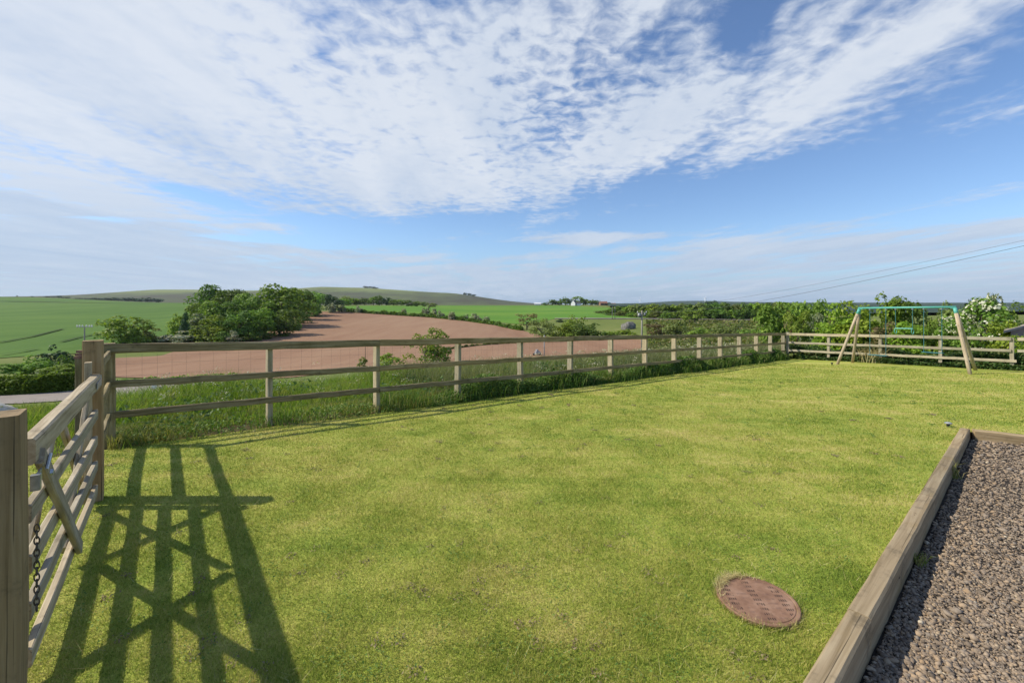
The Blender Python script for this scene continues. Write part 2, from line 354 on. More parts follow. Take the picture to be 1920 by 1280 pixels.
def verge_z(x, y):
    x = np.asarray(x, float); y = np.asarray(y, float); d1, d2, d3 = d_out(x, y)
    dl = np.maximum(d1, d3); d = np.maximum(np.maximum(dl, d2), -3)
    th = np.arctan2(x, np.maximum(y, .1)); k = np.clip((th - R(26)) / R(12), 0, 1); k = k * k * (3 - 2 * k)
    drop = .035 * np.maximum(d - 2, 0) ** 1.9 * (1 - k) + k * .02 * np.maximum(d, 0)
    z = -.0546 * sp(y - 4.3) - .04 - drop + np.where(d > 0, .05 * np.sin(x * 1.3) * np.sin(y * 1.1 + .5), 0)
    return np.where(d < -.9, z - .5, z)

# ground materials
def grass_cols(N, pos):
    """mown lawn colour: dry yellow patches, greener patches and faint mowing lines"""
    a = N.noise(pos, .55, 5, .6, .3); b = N.noise(N.map(pos, scale=(1, 1, 1), rot=(0, 0, R(40))), 2.6, 4, .6); c = N.noise(pos, 9, 4, .65)
    st = N.noise(N.map(pos, scale=(.35, 3.2, 1), rot=(0, 0, R(-28))), 1.0, 3, .6)
    f = N.math('ADD', N.math('ADD', N.math('MULTIPLY', a, .9), N.math('MULTIPLY', b, .55)), N.math('ADD', N.math('MULTIPLY', st, .5), N.math('MULTIPLY', c, .35)))
    return N.math('MULTIPLY_ADD', f, .435 * 1.65, .5 - .5 * 1.65 - .015)
LAWN = [(.20, (.135, .205, .028)), (.36, (.25, .325, .047)), (.51, (.385, .41, .078)), (.66, (.51, .46, .14)), (.80, (.58, .485, .22))]
def lawnmat(blades):
    N = mat('lawn_blades' if blades else 'lawn_turf', .75, .12); pos = N.geo.outputs['Position']
    f = grass_cols(N, pos)
    if blades:
        ri = N.geo.outputs['Random Per Island']
        f = N.math('ADD', f, N.math('MULTIPLY', N.math('SUBTRACT', ri, .5), .46))
    else:
        f = N.math('ADD', f, N.math('MULTIPLY', N.math('SUBTRACT', N.noise(pos, 55, 4, .7), .5), .5))
    col = N.ramp(f, LAWN)
    if not blades:
        soil = N.ss(N.noise(pos, 70, 3, .7), .5, .68)
        col = N.mix(N.math('MULTIPLY', soil, .65), col, (.09, .08, .028, 1)); bump(N, N.noise(pos, 60, 4, .7), .8, .02)
    N.l.new(col, N.b.inputs['Base Color'])
    if blades:
        tr = N.add('ShaderNodeBsdfTranslucent'); N.l.new(col, tr.inputs[0]); ms = N.add('ShaderNodeMixShader'); ms.inputs[0].default_value = .35
        N.l.new(N.b.outputs[0], ms.inputs[1]); N.l.new(tr.outputs[0], ms.inputs[2]); N.l.new(ms.outputs[0], N.n['Material Output'].inputs[0])
    return N.m
M_lawn = lawnmat(False); M_blade = lawnmat(True)
def ground(name, stops, s1=.05, s2=.6, s3=4.0, stretch=(1, 1, 1), rot=0.0, bmp=.3, rough=.95, dist=.05):
    N = mat(name, rough, .08); pos = N.geo.outputs['Position']
    v = N.map(pos, scale=stretch, rot=(0, 0, rot))
    f = N.math('ADD', N.math('MULTIPLY', N.noise(v, s1, 5, .6, .5), .5), N.math('ADD', N.math('MULTIPLY', N.noise(v, s2, 5, .65), .3), N.math('MULTIPLY', N.noise(pos, s3, 4, .65), .2)))
    N.l.new(N.ramp(f, stops), N.b.inputs['Base Color']); bump(N, N.noise(v if bmp > .55 else pos, s3, 5, .7), bmp, dist); return N.m
M_crop = ground('young_crop', [(.36, (.055, .115, .02)), (.5, (.08, .15, .026)), (.62, (.115, .185, .034))], .012, .10, .7, (1, .25, 1), R(20))
M_crop_right = ground('grass_crop', [(.36, (.06, .155, .022)), (.5, (.10, .21, .028)), (.64, (.17, .26, .04))], .012, .10, .7, (.3, 1, 1), R(10))
M_plough = ground('red_soil', [(.34, (.20, .112, .07)), (.5, (.27, .163, .104)), (.66, (.32, .212, .135))], .014, .22, 1.8, (1, .12, 1), R(24), .6, .95, .2)
M_base = ground('rough_pasture', [(.34, (.085, .12, .03)), (.5, (.14, .17, .045)), (.66, (.20, .20, .075))], .03, .25, 1.6)
M_hill = ground('moor_hill', [(.36, (.07, .065, .045)), (.47, (.085, .10, .05)), (.60, (.17, .20, .07))], .0022, .012, .08, (1, .6, 1), 0, 0)
M_verge = ground('verge_soil', [(.35, (.04, .035, .016)), (.52, (.085, .07, .032)), (.68, (.17, .125, .07))], .5, 2.4, 12, bmp=.8, dist=.04)
M_road = ground('lane_asphalt', [(.35, (.20, .175, .155)), (.5, (.26, .23, .205)), (.65, (.31, .275, .245))], .2, 1.6, 14, bmp=.2)
M_gravelbed = ground('gravel_bed', [(.35, (.025, .02, .017)), (.5, (.05, .042, .035)), (.65, (.09, .075, .06))], 3, 24, 70, bmp=1.0, dist=.02)

_N = NT(M_hill.node_tree); _rp = [n for n in _N.n if n.type == 'VALTORGB'][0]; _src = _rp.inputs[0].links[0].from_socket
_pz = _N.add('ShaderNodeSeparateXYZ'); _N.l.new([n for n in _N.n if n.type == 'NEW_GEOMETRY'][0].outputs['Position'], _pz.inputs[0])
_N.l.new(_N.math('ADD', _src, _N.math('MULTIPLY', _N.math('SUBTRACT', _N.ss(_pz.outputs[2], 45, 110), .45), .16)), _rp.inputs[0])
# lawn -------------------------------------------------------------
def poly_sheet(polys, cell, zf, bounds):
    bm = bmesh.new()
    for poly in polys:
        b2 = bmesh.new(); xs = [p[0] for p in poly]; ys = [p[1] for p in poly]
        nx = max(2, int((max(xs) - min(xs)) / cell)); ny = max(2, int((max(ys) - min(ys)) / cell))
        bmesh.ops.create_grid(b2, x_segments=nx, y_segments=ny, size=.5)
        for v in b2.verts: v.co = Vector((min(xs) + (v.co.x + .5) * (max(xs) - min(xs)), min(ys) + (v.co.y + .5) * (max(ys) - min(ys)), 0))
        area = sum(poly[i][0] * poly[(i + 1) % len(poly)][1] - poly[(i + 1) % len(poly)][0] * poly[i][1] for i in range(len(poly)))
        for i in range(len(poly)):
            a = Vector((*poly[i], 0)); b = Vector((*poly[(i + 1) % len(poly)], 0)); e = (b - a).normalized(); nrm = Vector((e.y, -e.x, 0)) * (1 if area > 0 else -1)
            bmesh.ops.bisect_plane(b2, geom=b2.verts[:] + b2.edges[:] + b2.faces[:], plane_co=a, plane_no=nrm, clear_outer=True)
        tmp = bpy.data.meshes.new('t'); b2.to_mesh(tmp); bm.from_mesh(tmp); b2.free(); bpy.data.meshes.remove(tmp)
    for v in bm.verts: v.co.z = float(zf(v.co.x, v.co.y))
    me = bpy.data.meshes.new('sheet'); bm.to_mesh(me); bm.free()
    for p in me.polygons: p.use_smooth = True
    return me
def xy(v): return (v.x, v.y)
oA = FA - fn * .13 - fd * .1; oB = FB - fn * .13 + bn * .1; oC = FC + bn * .1
gA = G0 + gd * 6.7 + gn * 1.2; gB = G0 - gd * 3 + gn * 1.2
s_far = SL1 + sl * .0; s_near = SL0 - sl * 5
_den = sl.x * gn.x + sl.y * gn.y; _t = ((gA - SL0).x * gn.x + (gA - SL0).y * gn.y) / _den; s_cross = SL0 + sl * _t
_d2 = fd.x * gn.x + fd.y * gn.y; gA = oA + fd * (((gA - oA).x * gn.x + (gA - oA).y * gn.y) / _d2)
lawn_left = [xy(s_cross), xy(s_far), xy(oB), xy(gA)]
lawn_right = [xy(s_far), xy(s_far + bk * 16), xy(oC), xy(oB)]
me = poly_sheet([lawn_left, lawn_right], .3, lawn_z, None)
tag(new_obj('lawn', me, M_lawn), kind='structure')
# gravel yard bed
me = poly_sheet([[xy(s_near + sn * .05), xy(s_near + sn * 14), xy(s_far + bk * 16), xy(s_far + sn * .05 - bkn * .02)]], .4, lambda x, y: -.125 - .012 * max(0, y - 1.5), None)
tag(new_obj('gravel_yard', me, M_gravelbed), kind='structure')
def grav_z(x, y): return -.125 - .012 * np.maximum(0, np.asarray(y) - 1.5)

# verge and slope round the garden ----------------------------------
gx = np.arange(-32, 44, .4); gy = np.arange(-8, 42, .4); X, Y = np.meshgrid(gx, gy, indexing='ij')
Z = verge_z(X, Y); Z = np.where(in_gravel(X, Y, .3), np.minimum(Z, -.6), Z)
V = np.stack([X, Y, Z], -1).reshape(-1, 3); ny = len(gy)
ii, jj = np.meshgrid(np.arange(len(gx) - 1), np.arange(ny - 1), indexing='ij'); a = (ii * ny + jj).ravel()
tag(new_obj('verge', np_mesh('verge', V, np.stack([a, a + ny, a + ny + 1, a + 1], 1), True), M_verge), kind='structure')

# open country -------------------------------------------------------
r = np.exp(LR); TT, RR = np.meshgrid(TH, r, indexing='ij')
rel = .35 * np.sin(RR * .11 + TT * 40) * np.clip((RR - 300) / 2000, 0, 1) * 6
V = np.stack([np.sin(TT) * RR, np.cos(TT) * RR, CZ + GS * RR], -1); nr = len(r); nt = len(TH)
def terr_part(name, m, j0, j1):
    W_ = V[:, j0:j1 + 1].reshape(-1, 3); nn = j1 - j0 + 1
    i2, j2 = np.meshgrid(np.arange(nt - 1), np.arange(nn - 1), indexing='ij'); a = (i2 * nn + j2).ravel()
    tag(new_obj(name, np_mesh(name, W_, np.stack([a, a + 1, a + nn + 1, a + nn], 1)[:, ::-1], True), m), kind='structure')
jsplit = int(np.searchsorted(r, 1150))
terr_part('pasture_ground', M_base, 0, jsplit); terr_part('far_hills', M_hill, jsplit, nr - 1)
# sheet carrying the ground on round and behind the viewpoint to the horizon
MBg = MB(); n = 48; ring = [(math.sin(t) * q, math.cos(t) * q, z) for q, z in ((9, -4.2), (60, -6), (7500, -70)) for t in [2 * math.pi * k / n for k in range(n)]]
fc = [(b * n + k, b * n + (k + 1) % n, (b + 1) * n + (k + 1) % n, (b + 1) * n + k) for b in range(2) for k in range(n)] + [tuple(range(n))]
MBg.merge([(x, y, z - 9) for x, y, z in ring], fc); tag(MBg.build('ground', M_base), kind='structure')

def patch(name, cols, m, rows=14, step=8, off=.12):
    cols = np.array(cols, float); pxs = np.arange(cols[0, 0], cols[-1, 0] + .1, step)
    if pxs[-1] < cols[-1, 0]: pxs = np.append(pxs, cols[-1, 0])
    yt = np.interp(pxs, cols[:, 0], cols[:, 1]); yb = np.interp(pxs, cols[:, 0], cols[:, 2])
    V = []
    for px, a, b in zip(pxs, yt, yb):
        for k in range(rows + 1):
            p = cast(px, a + (b - a) * (k / rows)); q = math.hypot(p.x, p.y); p.z += off * (.3 + q / 260); V.append(p)
    n = rows + 1; Fc = [(i * n + k, i * n + k + 1, (i + 1) * n + k + 1, (i + 1) * n + k) for i in range(len(pxs) - 1) for k in range(rows)]
    me = py_mesh(name, V, Fc, True); return tag(new_obj(name, me, m), kind='structure')
patch('ploughed_field', [(118,692,700),(150,683,704),(215,672,708),(300,668,710),(350,652,712),(430,643,712),(486,634,712),(520,612,710),(548,592,708),(575,587,705),(600,584.5,702),(640,583.5,698),(700,588,696),(760,591,694),(820,595,692),(880,601,692),(920,607,690),(960,615,688),(1010,628,684),(1050,635.5,680),(1120,636.5,672),(1206,637,664)], M_plough, 22)
patch('crop_field', [(-60,565.5,676),(0,566,672),(60,567,668),(120,568,664),(180,568.5,662),(240,569,650),(300,569,640),(360,569.5,628),(400,570,600)], M_crop, 18)
patch('upper_crop_field', [(-60,556.5,565),(0,557,565.5),(60,558,566),(120,560,567),(180,563,568),(240,566,568.6),(300,568,569),(360,568.5,569.4)], M_crop, 6)
patch('green_field', [(640,574,580),(700,573.5,584),(760,573,587),(820,573,591),(880,573,597),(940,573.2,605),(990,573.2,610),(1040,572.8,598),(1100,574.5,596.5),(1150,577.5,596.5),(1200,585,596.8),(1260,592,597.5),(1300,596,597.8)], M_crop_right, 14)
patch('distant_hills', [(1140,572.5,577),(1200,571.5,578),(1260,568,579),(1310,567,580),(1370,569,581),(1500,571,592),(1700,571.5,592),(1920,572.3,590),(2100,572.5,590)], ground('hazed_distant_woodland', [(.36, (.035, .055, .05)), (.5, (.05, .075, .06)), (.64, (.075, .10, .06))], .004, .03, .2, bmp=0), 6, 20, 1.0)  # dark woodland band, with the blue of distance haze mixed into its colour
def tram(pl, w):
    V = []
    for i in range(25):
        t = i / 24 * (len(pl) - 1); a = min(int(t), len(pl) - 2); f = t - a; px = pl[a][0] * (1 - f) + pl[a + 1][0] * f; py = pl[a][1] * (1 - f) + pl[a + 1][1] * f
        p = cast(px, py); p.z += .3 + .0012 * p.y; V += [p + Vector((0, -w, 0)), p + Vector((0, w, 0))]
    new = new_obj('tramline', py_mesh('tramline', V, [(2 * i, 2 * i + 1, 2 * i + 3, 2 * i + 2) for i in range(24)], True), M_tram); tag(new, kind='structure')
M_tram = ground('tramline_soil', [(.36, (.03, .055, .015)), (.5, (.045, .075, .02)), (.64, (.07, .10, .028))], .1, .5, 2, bmp=0)
for pl, w in (([(0, 668), (45, 661), (70, 656)], .45), ([(0, 644), (60, 633), (118, 618)], .9), ([(115, 643), (150, 634), (195, 625)], .8)): tram(pl, w)
patch('lane', [(-80,737,762),(50,735.5,757),(130,733,752),(220,724,743),(300,721,741),(345,719,738),(420,714,732)], M_road, 6, 6, .1)
patch('field_track', [(1040,597.2,598.2),(1100,597,598.4),(1200,597.4,598.6),(1300,598.4,599.6),(1400,599,600.8),(1490,600,601.8)], M_road, 2, 8, .25)

# ------------------------------------------------------------------ long garden fence
PX = [205, 507, 710, 862, 980, 1073, 1149, 1213, 1268, 1315, 1354, 1390, 1422, 1448, 1472]
def on_line(px, A, d):
    k = (px - CX) / F; t = (k * A.y - A.x) / (d.x - k * d.y); return A + d * t, t
LF = (FB - FA).length
def ftop(t): return 1.196 + (.344 - 1.196) * t / LF
fence = thing('garden_fence', (FA.x, FA.y, 0), 'long weathered three-rail fence between the lawn and the red field', 'fence')
ts = []
for i, px in enumerate(PX):
    p, t = on_line(px, FA, fd); ts.append(t)
    q = p + fn * (.078 if i else .02); zt = ftop(t) - (.02 if i else -.01); s = .085 if i else .11
    board('post', (q.x, q.y, float(lawn_z(q.x, q.y)) - .35), (q.x + random.uniform(-.01, .01), q.y, zt), s * (.8 if i else 1), s * (1.75 if i else 1.1), M_fpost if i else M_fence, fence, side=fd, wob=.003)
RAILS = ((.055, .115, .05), (.49, .088, .036), (.86, .088, .036))
for off, h, w in RAILS:
    segs = [(-.07, ts[2]), (ts[2], ts[5]), (ts[5], ts[8]), (ts[8], ts[11]), (ts[11], LF - .1)]
    for k, (a, b) in enumerate(segs):
        pa = FA + fd * (a + .004); pb = FA + fd * (b - .004); side = -fn * (w / 2 + .002)
        za = ftop(a) - off; zb = ftop(b) - off
        board('rail', (pa.x + side.x, pa.y + side.y, za), (pb.x + side.x, pb.y + side.y, zb), w, h, M_fence, fence, cham=.009, wob=.006, nseg=14)
m = MB()
for i in range(len(ts) - 1):
    a, b = ts[i], ts[i + 1]; off = fn * .10
    for h in (.12, .27, .42, .57, .72, .87, .97):
        p = FA + fd * a + off; q = FA + fd * b + off
        m.tube([(p.x, p.y, ftop(a) - 1.13 + h), (q.x, q.y, ftop(b) - 1.13 + h)], .0011, 3, False)
    for k in range(int((b - a) / .15)):
        t = a + .15 * k; p = FA + fd * t + off; m.tube([(p.x, p.y, ftop(t) - 1.05), (p.x, p.y, ftop(t) - .13)], .0009, 3, False)
m.build('wire_netting', M_wire, fence)

# short panel between corner post and gate post
gp = G0 + gd * 4.78; gp = Vector((gp.x, gp.y, 0))            # gate post centre
panel = thing('short_fence', (gp.x, gp.y, 0), 'short three-rail weathered panel between the tall gate post and the fence corner post', 'fence')
pe = FA + fd * 0.0
for zc in (1.08, .70, .32):
    a = gp + (pe - gp).normalized() * .07; b = pe - (pe - gp).normalized() * .06
    board('rail', (a.x, a.y, zc), (b.x, b.y, zc), .036, .088, M_fence, panel, wob=.003)

# gate posts -----------------------------------------------------------
def gatepost(name, c, half, top, m, label):
    o = board(name, (c.x, c.y, -.5), (c.x, c.y, top), half * 2, half * 2, m, None, side=gn, cham=.008, wob=.003, nseg=6)
    return tag(o, label, 'post', 'posts of the garden gate')
gatepost('gate_post', gp - gn * .005, .063, 1.368, M_post, 'tall square brown post the gate hangs from, beside the corner of the long fence')
fpc = G0 + gd * 2.21
gatepost('gate_post', fpc + gn * .078, .078, 1.25, M_post, 'thick square brown post in the near left corner carrying the gate latch')
# slim post behind
q = P(150.5, 672, 5.6)
o = thing('fence_stake', (q.x, q.y, 0), 'slim timber stake with a banded reddish cap showing just behind the tall gate post', 'post')
board('stake', (q.x, q.y, -.5), (q.x, q.y, q.z), .095, .095, M_fence, o, side=gn)
mm = MB()
for k in range(3): mm.box((q.x, q.y, q.z + .016 + k * .038), (.09 - .015 * k, .09 - .015 * k, .03), R(20))
mm.build('cap', flat('red_brown_cap', (.25, .13, .09), .7, .3, 0, .4, 30), o)

# ------------------------------------------------------------------ field gate
gs, ge = 2.43, 4.66                     # near (latch) and far (hinge) ends along the gate line
def gpt(t, z, off=0.0):
    k = (t - gs) / (ge - gs); v = G0 + gd * t + gn * (off + .031 - .061 * k); return (v.x, v.y, z)
gate = thing('field_gate', gpt(ge, 0), 'weathered five-bar timber field gate with diamond bracing at the left of the lawn', 'gate')
for zc in (.135, .335, .54, .76): board('bar', gpt(gs + .02, zc), gpt(ge - .02, zc), .032, .078, M_gate, gate, cham=.005, wob=.002, nseg=6)
board('top_bar', gpt(gs - .0, 1.035), gpt(ge + .0, 1.035), .062, .115, M_gate, gate, cham=.01, wob=.002, nseg=8)
board('stile', gpt(gs + .03, .09, .034), gpt(gs + .03, 1.10, .034), .075, .034, M_gate, gate, side=gd)
board('stile', gpt(ge - .045, .09, .040), gpt(ge - .045, 1.20, .040), .085, .042, M_gate, gate, side=gd)
mid = (gs + ge) / 2
# braces: inner face pair meets at the bottom middle, outer face pair at the top middle
board('brace', gpt(gs + .06, 1.0, -.034), gpt(mid, .12, -.034), .030, .075, M_gate, gate, side=gn)
board('brace', gpt(ge - .06, 1.0, .036), gpt(mid + .02, .12, .034), .030, .075, M_gate, gate, side=gn)
board('brace', gpt(gs + .06, .12, .066), gpt(mid - .02, 1.0, .066), .028, .075, M_gate, gate, side=gn)
board('brace', gpt(ge - .06, .12, .066), gpt(mid + .05, 1.0, .066), .028, .075, M_gate, gate, side=gn)
lm = MB(); ga = math.atan2(gd.y, gd.x)
c = gpt(gs - .02, .925, -.042); lm.box(c, (.13, .006, .05), ga)
c = gpt(gs - .085, .925, -.045); lm.box(c, (.03, .03, .065), ga)
c = Vector(gpt(gs + .03, .925, -.05)); lm.tube([c - gn * .02, c - gn * .0 - gn * .03], [.016, .013], 8)
lm.tube([gpt(gs + .045, .937, -.056), gpt(gs + .13, .985, -.056)], .006, 6)
lm.build('latch', M_galv, gate)
hm = MB(); c = gpt(ge - .16, 1.035, -.036); hm.box(c, (.36, .006, .045), ga); hm.tube([gpt(ge + .03, .99, -.02), gpt(ge + .03, 1.08, -.02)], .012, 8)
hm.build('hinge', M_galv, gate)
# chain hanging by the latch stile
cm = MB(); top = Vector(gpt(gs + .0, .70, -.034))
def torus(c, ax1, ax2, a, b, rad, m, seg=12):
    ps = [c + ax1 * (a * math.cos(2 * math.pi * k / seg)) + ax2 * (b * math.sin(2 * math.pi * k / seg)) for k in range(seg + 1)]; m.tube(ps, rad, 5, False)
for k in range(14):
    c = top - Vector((0, 0, .0265 * k)); side = (gd if k % 2 else (gn + gd * .35).normalized()); torus(c, Vector((0, 0, 1)), side, .018, .009, .0029, cm)
tag(cm.build('chain', M_chain, None, True), 'dark steel link chain hanging down the latch end of the gate', 'chain')

# ------------------------------------------------------------------ back fence
backf = thing('boundary_fence', (FB.x, FB.y, 0), 'pale sunlit three-rail fence across the far right end of the lawn behind the swing', 'fence')
BH = 1.20
def btop(t): return .344 + .033 * t
bts = [0.06]
for px in (1553, 1650, 1763, 1897): bts.append(on_line(px, FB, bd)[1])
for k in range(1, 5): bts.append(bts[4] + 1.85 * k)
for i, t in enumerate(bts):
    p = FB + bd * t + bn * (.05 if i else .03)
    board('post', (p.x, p.y, float(lawn_z(p.x, p.y)) - .4), (p.x, p.y, btop(t) - (.03 if i else -.03)), .10 if i else .12, .10, M_back, backf, side=bd, wob=.003)
for off, h, w in ((.06, .115, .05), (.46, .095, .038), (.82, .095, .038)):
    for a, b in ((.14, bts[2]), (bts[2], bts[4] + (.0 if off < .8 else .12)), (bts[4] + .13, bts[8])):
        pa = FB + bd * a - bn * .03; pb = FB + bd * (b - .008) - bn * .03
        if off > .8 and a > bts[4]: continue
        board('rail', (pa.x, pa.y, btop(a) - off), (pb.x, pb.y, btop(b) - off), w, h, M_back, backf, cham=.008, wob=.006, nseg=10)

# ------------------------------------------------------------------ swing set
swg = thing('swing_frame', (14.0, 15.3, float(lawn_z(14, 15.3))), 'round-pole swing frame with a faded teal crossbar standing in the far right of the lawn', 'swing')
TL = P(1612, 577.5, 16.6); TR = P(1790, 575.5, 14.1)
def foot(px, py):
    for Yv in np.arange(9, 21, .01):
        q = P(px, py, Yv)
        if q.z <= float(lawn_z(q.x, q.y)): return q
    return q
feet = [(foot(1570, 683), TL), (foot(1598.5, 680), TL), (foot(1819, 701.5), TR), (foot(1829, 694), TR)]
xb = (TR - TL).normalized()
for (f, t), dk in zip(feet, (0, 1, 0, 1)):
    mb = MB(); a = Vector(f); d = (t - a); k = MB()
    leg_top = a + d * .90
    L = (leg_top - (a - d * .03)).length; x = d.normalized(); y = x.orthogonal().normalized(); z = x.cross(y); p0 = a - d * .03
    k.tube([(L * s, 0, 0) for s in (0, .25, .5, .75, 1)], .052, 10)
    M = Matrix(((x.x, y.x, z.x, p0.x), (x.y, y.y, z.y, p0.y), (x.z, y.z, z.z, p0.z), (0, 0, 0, 1)))
    new_obj('leg', py_mesh('leg', k.V, k.F, True), M_pole, swg, M)
k = MB(); k.tube([TL - xb * .04, TL + (TR - TL) * .5, TR + xb * .04], .035, 10); k.build('crossbar', M_teal, swg, True)
for (f, t), s in zip(feet, (1, 1, -1, -1)):
    k = MB(); d = (t - Vector(f)); k.tube([Vector(f) + d * .885, Vector(f) + d * .985], .050, 10); k.tube([Vector(f) + d * .97, t + xb * s * .18], [.02, .02], 8); k.build('corner_bracket', M_teal, swg, True)
k = MB()
for px in (1631, 1661, 1679, 1711, 1732, 1766):
    tt = (px - 1612) / 178; kk = (px - CX) / F; t = (kk * TL.y - TL.x) / ((TR - TL).x - kk * (TR - TL).y); q = TL + (TR - TL) * t; k = MB(); k.box((q.x, q.y, q.z - .05), (.04, .04, .06)); k.build('hook', M_galv, swg)
def swing(name, pxa, pxb, drop, label, seat):
    ps = []
    for px in (pxa, pxb):
        kk = (px - CX) / F; t = (kk * TL.y - TL.x) / ((TR - TL).x - kk * (TR - TL).y); ps.append(TL + (TR - TL) * t)
    o = thing(name, (ps[0] + ps[1]) / 2 - Vector((0, 0, drop)), label, 'swing', 'things hung from the swing crossbar')
    for p in ps:
        k = MB(); k.tube([p - Vector((0, 0, .075)), p - Vector((0, 0, drop))], .008, 6); k.build('rope', M_rope, o)
    a, b = [p - Vector((0, 0, drop)) for p in ps]
    if seat == 'bar':
        k = MB(); k.tube([a, b], .018, 8); k.build('bar', M_teal, o)
        dirv = (b - a).normalized()
        for p in (a, b): k = MB(); torus(p - Vector((0, 0, .10)), Vector((0, 0, 1)), dirv.cross(Vector((0, 0, 1))), .09, .08, .010, k); k.build('ring', M_teal, o)
    else:
        board('seat', a - (b - a) * .08, b + (b - a) * .08, .16, .02, M_rope, o, cham=.005, wob=.0005)
swing('board_swing', 1631, 1661, 1.78, 'thin board swing on blue-green ropes, nearest the left legs of the frame', 'board')
swing('trapeze_bar', 1679, 1711, .75, 'short teal trapeze bar with rings hanging in the middle of the crossbar', 'bar')
swing('board_swing', 1732, 1766, 1.55, 'thin board swing on blue ropes, nearest the right legs of the frame', 'board')

# ------------------------------------------------------------------ sleeper edging, gravel, manhole
def stop(t): return .075 - .021 * t * .9
tt = [-2.2, .72, 3.05, 5.18, 6.58 + .0]
LS = (SL1 - SL0).length
names = ['sleeper cut off at the bottom edge of the photo beside the gravel', 'weathered sleeper level with the round cover along the gravel edge', 'third sleeper from the bottom along the gravel edge, with pale scuffs', 'sleeper running up to the far corner of the gravel yard']
tt[-1] = LS
for k in range(4):
    a = SL0 + sl * (tt[k] + .003) + sn * .05; b = SL0 + sl * (tt[k + 1] - .003) + sn * .05
    za = stop(tt[k]) - .11; zb = stop(tt[k + 1]) - .11
    tag(board('sleeper', (a.x, a.y, za), (b.x, b.y, zb), .10, .22, M_sleeper, None, cham=.012, wob=.0015, nseg=16), names[k], 'sleeper', 'timber sleepers edging the gravel yard')
a = SL1 + bk * .02 - bkn * .05 + sn * .0; b = a + bk * 2.6
a = a + bk * .10
tag(board('sleeper', (a.x, a.y, stop(LS) - .105), (b.x, b.y, stop(LS) - .115), .10, .21, M_sleeper, None, cham=.009, wob=.004, nseg=12), 'pale sleeper across the far end of the gravel, lit on its face', 'sleeper', 'timber sleepers edging the gravel yard')

# ------------------------------------------------------------------ manhole cover
mz = float(lawn_z(1.38, 2.40)); mc = Vector((1.38, 2.403, mz + .022)); mr = .208
N = mat('dusty_red_iron', .75, .3); v = N.tc.outputs['Object']
iron = N.ramp(N.noise(v, 9, 6, .65), [(.28, (.12, .06, .038)), (.5, (.24, .135, .085)), (.7, (.33, .21, .145))])
sx = N.add('ShaderNodeSeparateXYZ'); N.l.new(v, sx.inputs[0]); ox, oy, _ = sx.outputs
rad_ = N.math('LESS_THAN', N.vmath('LENGTH', v), .174)
colu = N.math('FRACT', N.math('ADD', N.math('DIVIDE', ox, .136), .5)); rows = N.math('LESS_THAN', N.math('FRACT', N.math('ADD', N.math('DIVIDE', oy, .037), .5)), .5)
slotcol = N.math('LESS_THAN', N.math('ABSOLUTE', N.math('SUBTRACT', colu, .5)), .165)
tick = N.math('LESS_THAN', N.math('FRACT', N.math('DIVIDE', ox, .0113)), .5)
slots = N.math('MULTIPLY', N.math('MULTIPLY', slotcol, tick), N.math('MULTIPLY', rows, rad_))
slots = N.math('MULTIPLY', slots, N.ss(N.noise(v, 22, 3, .6), .34, .5))
studc = N.math('GREATER_THAN', N.math('ABSOLUTE', N.math('SUBTRACT', colu, .5)), .30)
stud = N.math('MULTIPLY', N.math('MULTIPLY', studc, N.math('LESS_THAN', N.math('FRACT', N.math('ADD', N.math('DIVIDE', oy, .037), .2)), .4)), N.math('MULTIPLY', rad_, N.ss(N.noise(v, 16, 3, .6), .42, .58)))
col = N.mix(N.math('MULTIPLY', stud, .4), iron, (.12, .07, .058, 1)); col = N.mix(slots, col, (.028, .016, .013, 1))
N.l.new(col, N.b.inputs['Base Color'])
bump(N, N.math('ADD', N.math('MULTIPLY', N.noise(v, 120, 3, .6), .3), N.math('SUBTRACT', N.math('MULTIPLY', stud, .5), slots)), .5, .003); M_iron = N.m
mh = thing('manhole_cover', (mc.x, mc.y, mz), 'round rusty red metal cover set in the lawn, printed with rows of dark slots', 'manhole cover')
seg = 72; V = []; Fc = []
for rr, zz in ((mr, -.045), (mr, -.004), (mr - .004, 0), (mr - .016, 0), (mr - .018, -.003), (mr - .024, -.003), (mr - .026, 0)):
    for k_ in range(seg): t = 2 * math.pi * k_ / seg; V.append((rr * math.cos(t), rr * math.sin(t), zz))
for i in range(6):
    for k_ in range(seg): Fc.append((i * seg + k_, i * seg + (k_ + 1) % seg, (i + 1) * seg + (k_ + 1) % seg, (i + 1) * seg + k_))
Fc.append(tuple(range(6 * seg, 7 * seg)))
new_obj('lid', py_mesh('lid', V, Fc), M_iron, mh, Matrix.Translation(mc) @ Matrix.Rotation(R(-3), 4, 'Z'))
# small bits on the lawn
def small_light(px, py, label):
    q = None
    for Yv in np.arange(3, 20, .01):
        q = P(px, py, Yv)
        if q.z <= float(lawn_z(q.x, q.y)): break
    return q
q = small_light(1778, 800, '')
o = thing('garden_spotlight', (q.x, q.y, q.z), 'small black capped garden light standing by the far corner of the sleepers', 'garden light')
k = MB(); k.tube([(q.x, q.y, q.z - .02), (q.x, q.y, q.z + .05)], [.018, .022], 10); k.build('stem', M_black, o, True)
k = MB(); k.tube([(q.x, q.y, q.z + .05), (q.x, q.y, q.z + .062), (q.x, q.y, q.z + .07)], [.045, .04, .02], 12); k.build('cap', M_grey, o, True)
q = small_light(1560, 684.5, '')
k = MB(); k.tube([(q.x, q.y, q.z - .03), (q.x, q.y, q.z + .06), (q.x, q.y, q.z + .07), (q.x, q.y, q.z + .10)], [.02, .02, .045, .04], 8)
tag(k.build('ground_peg', M_black, None, True), 'small black peg in the lawn just left of the front left swing leg', 'peg')
q = SL1 + bk * .62 - bkn * .14; gzv = float(grav_z(q.x, q.y))
k = MB()
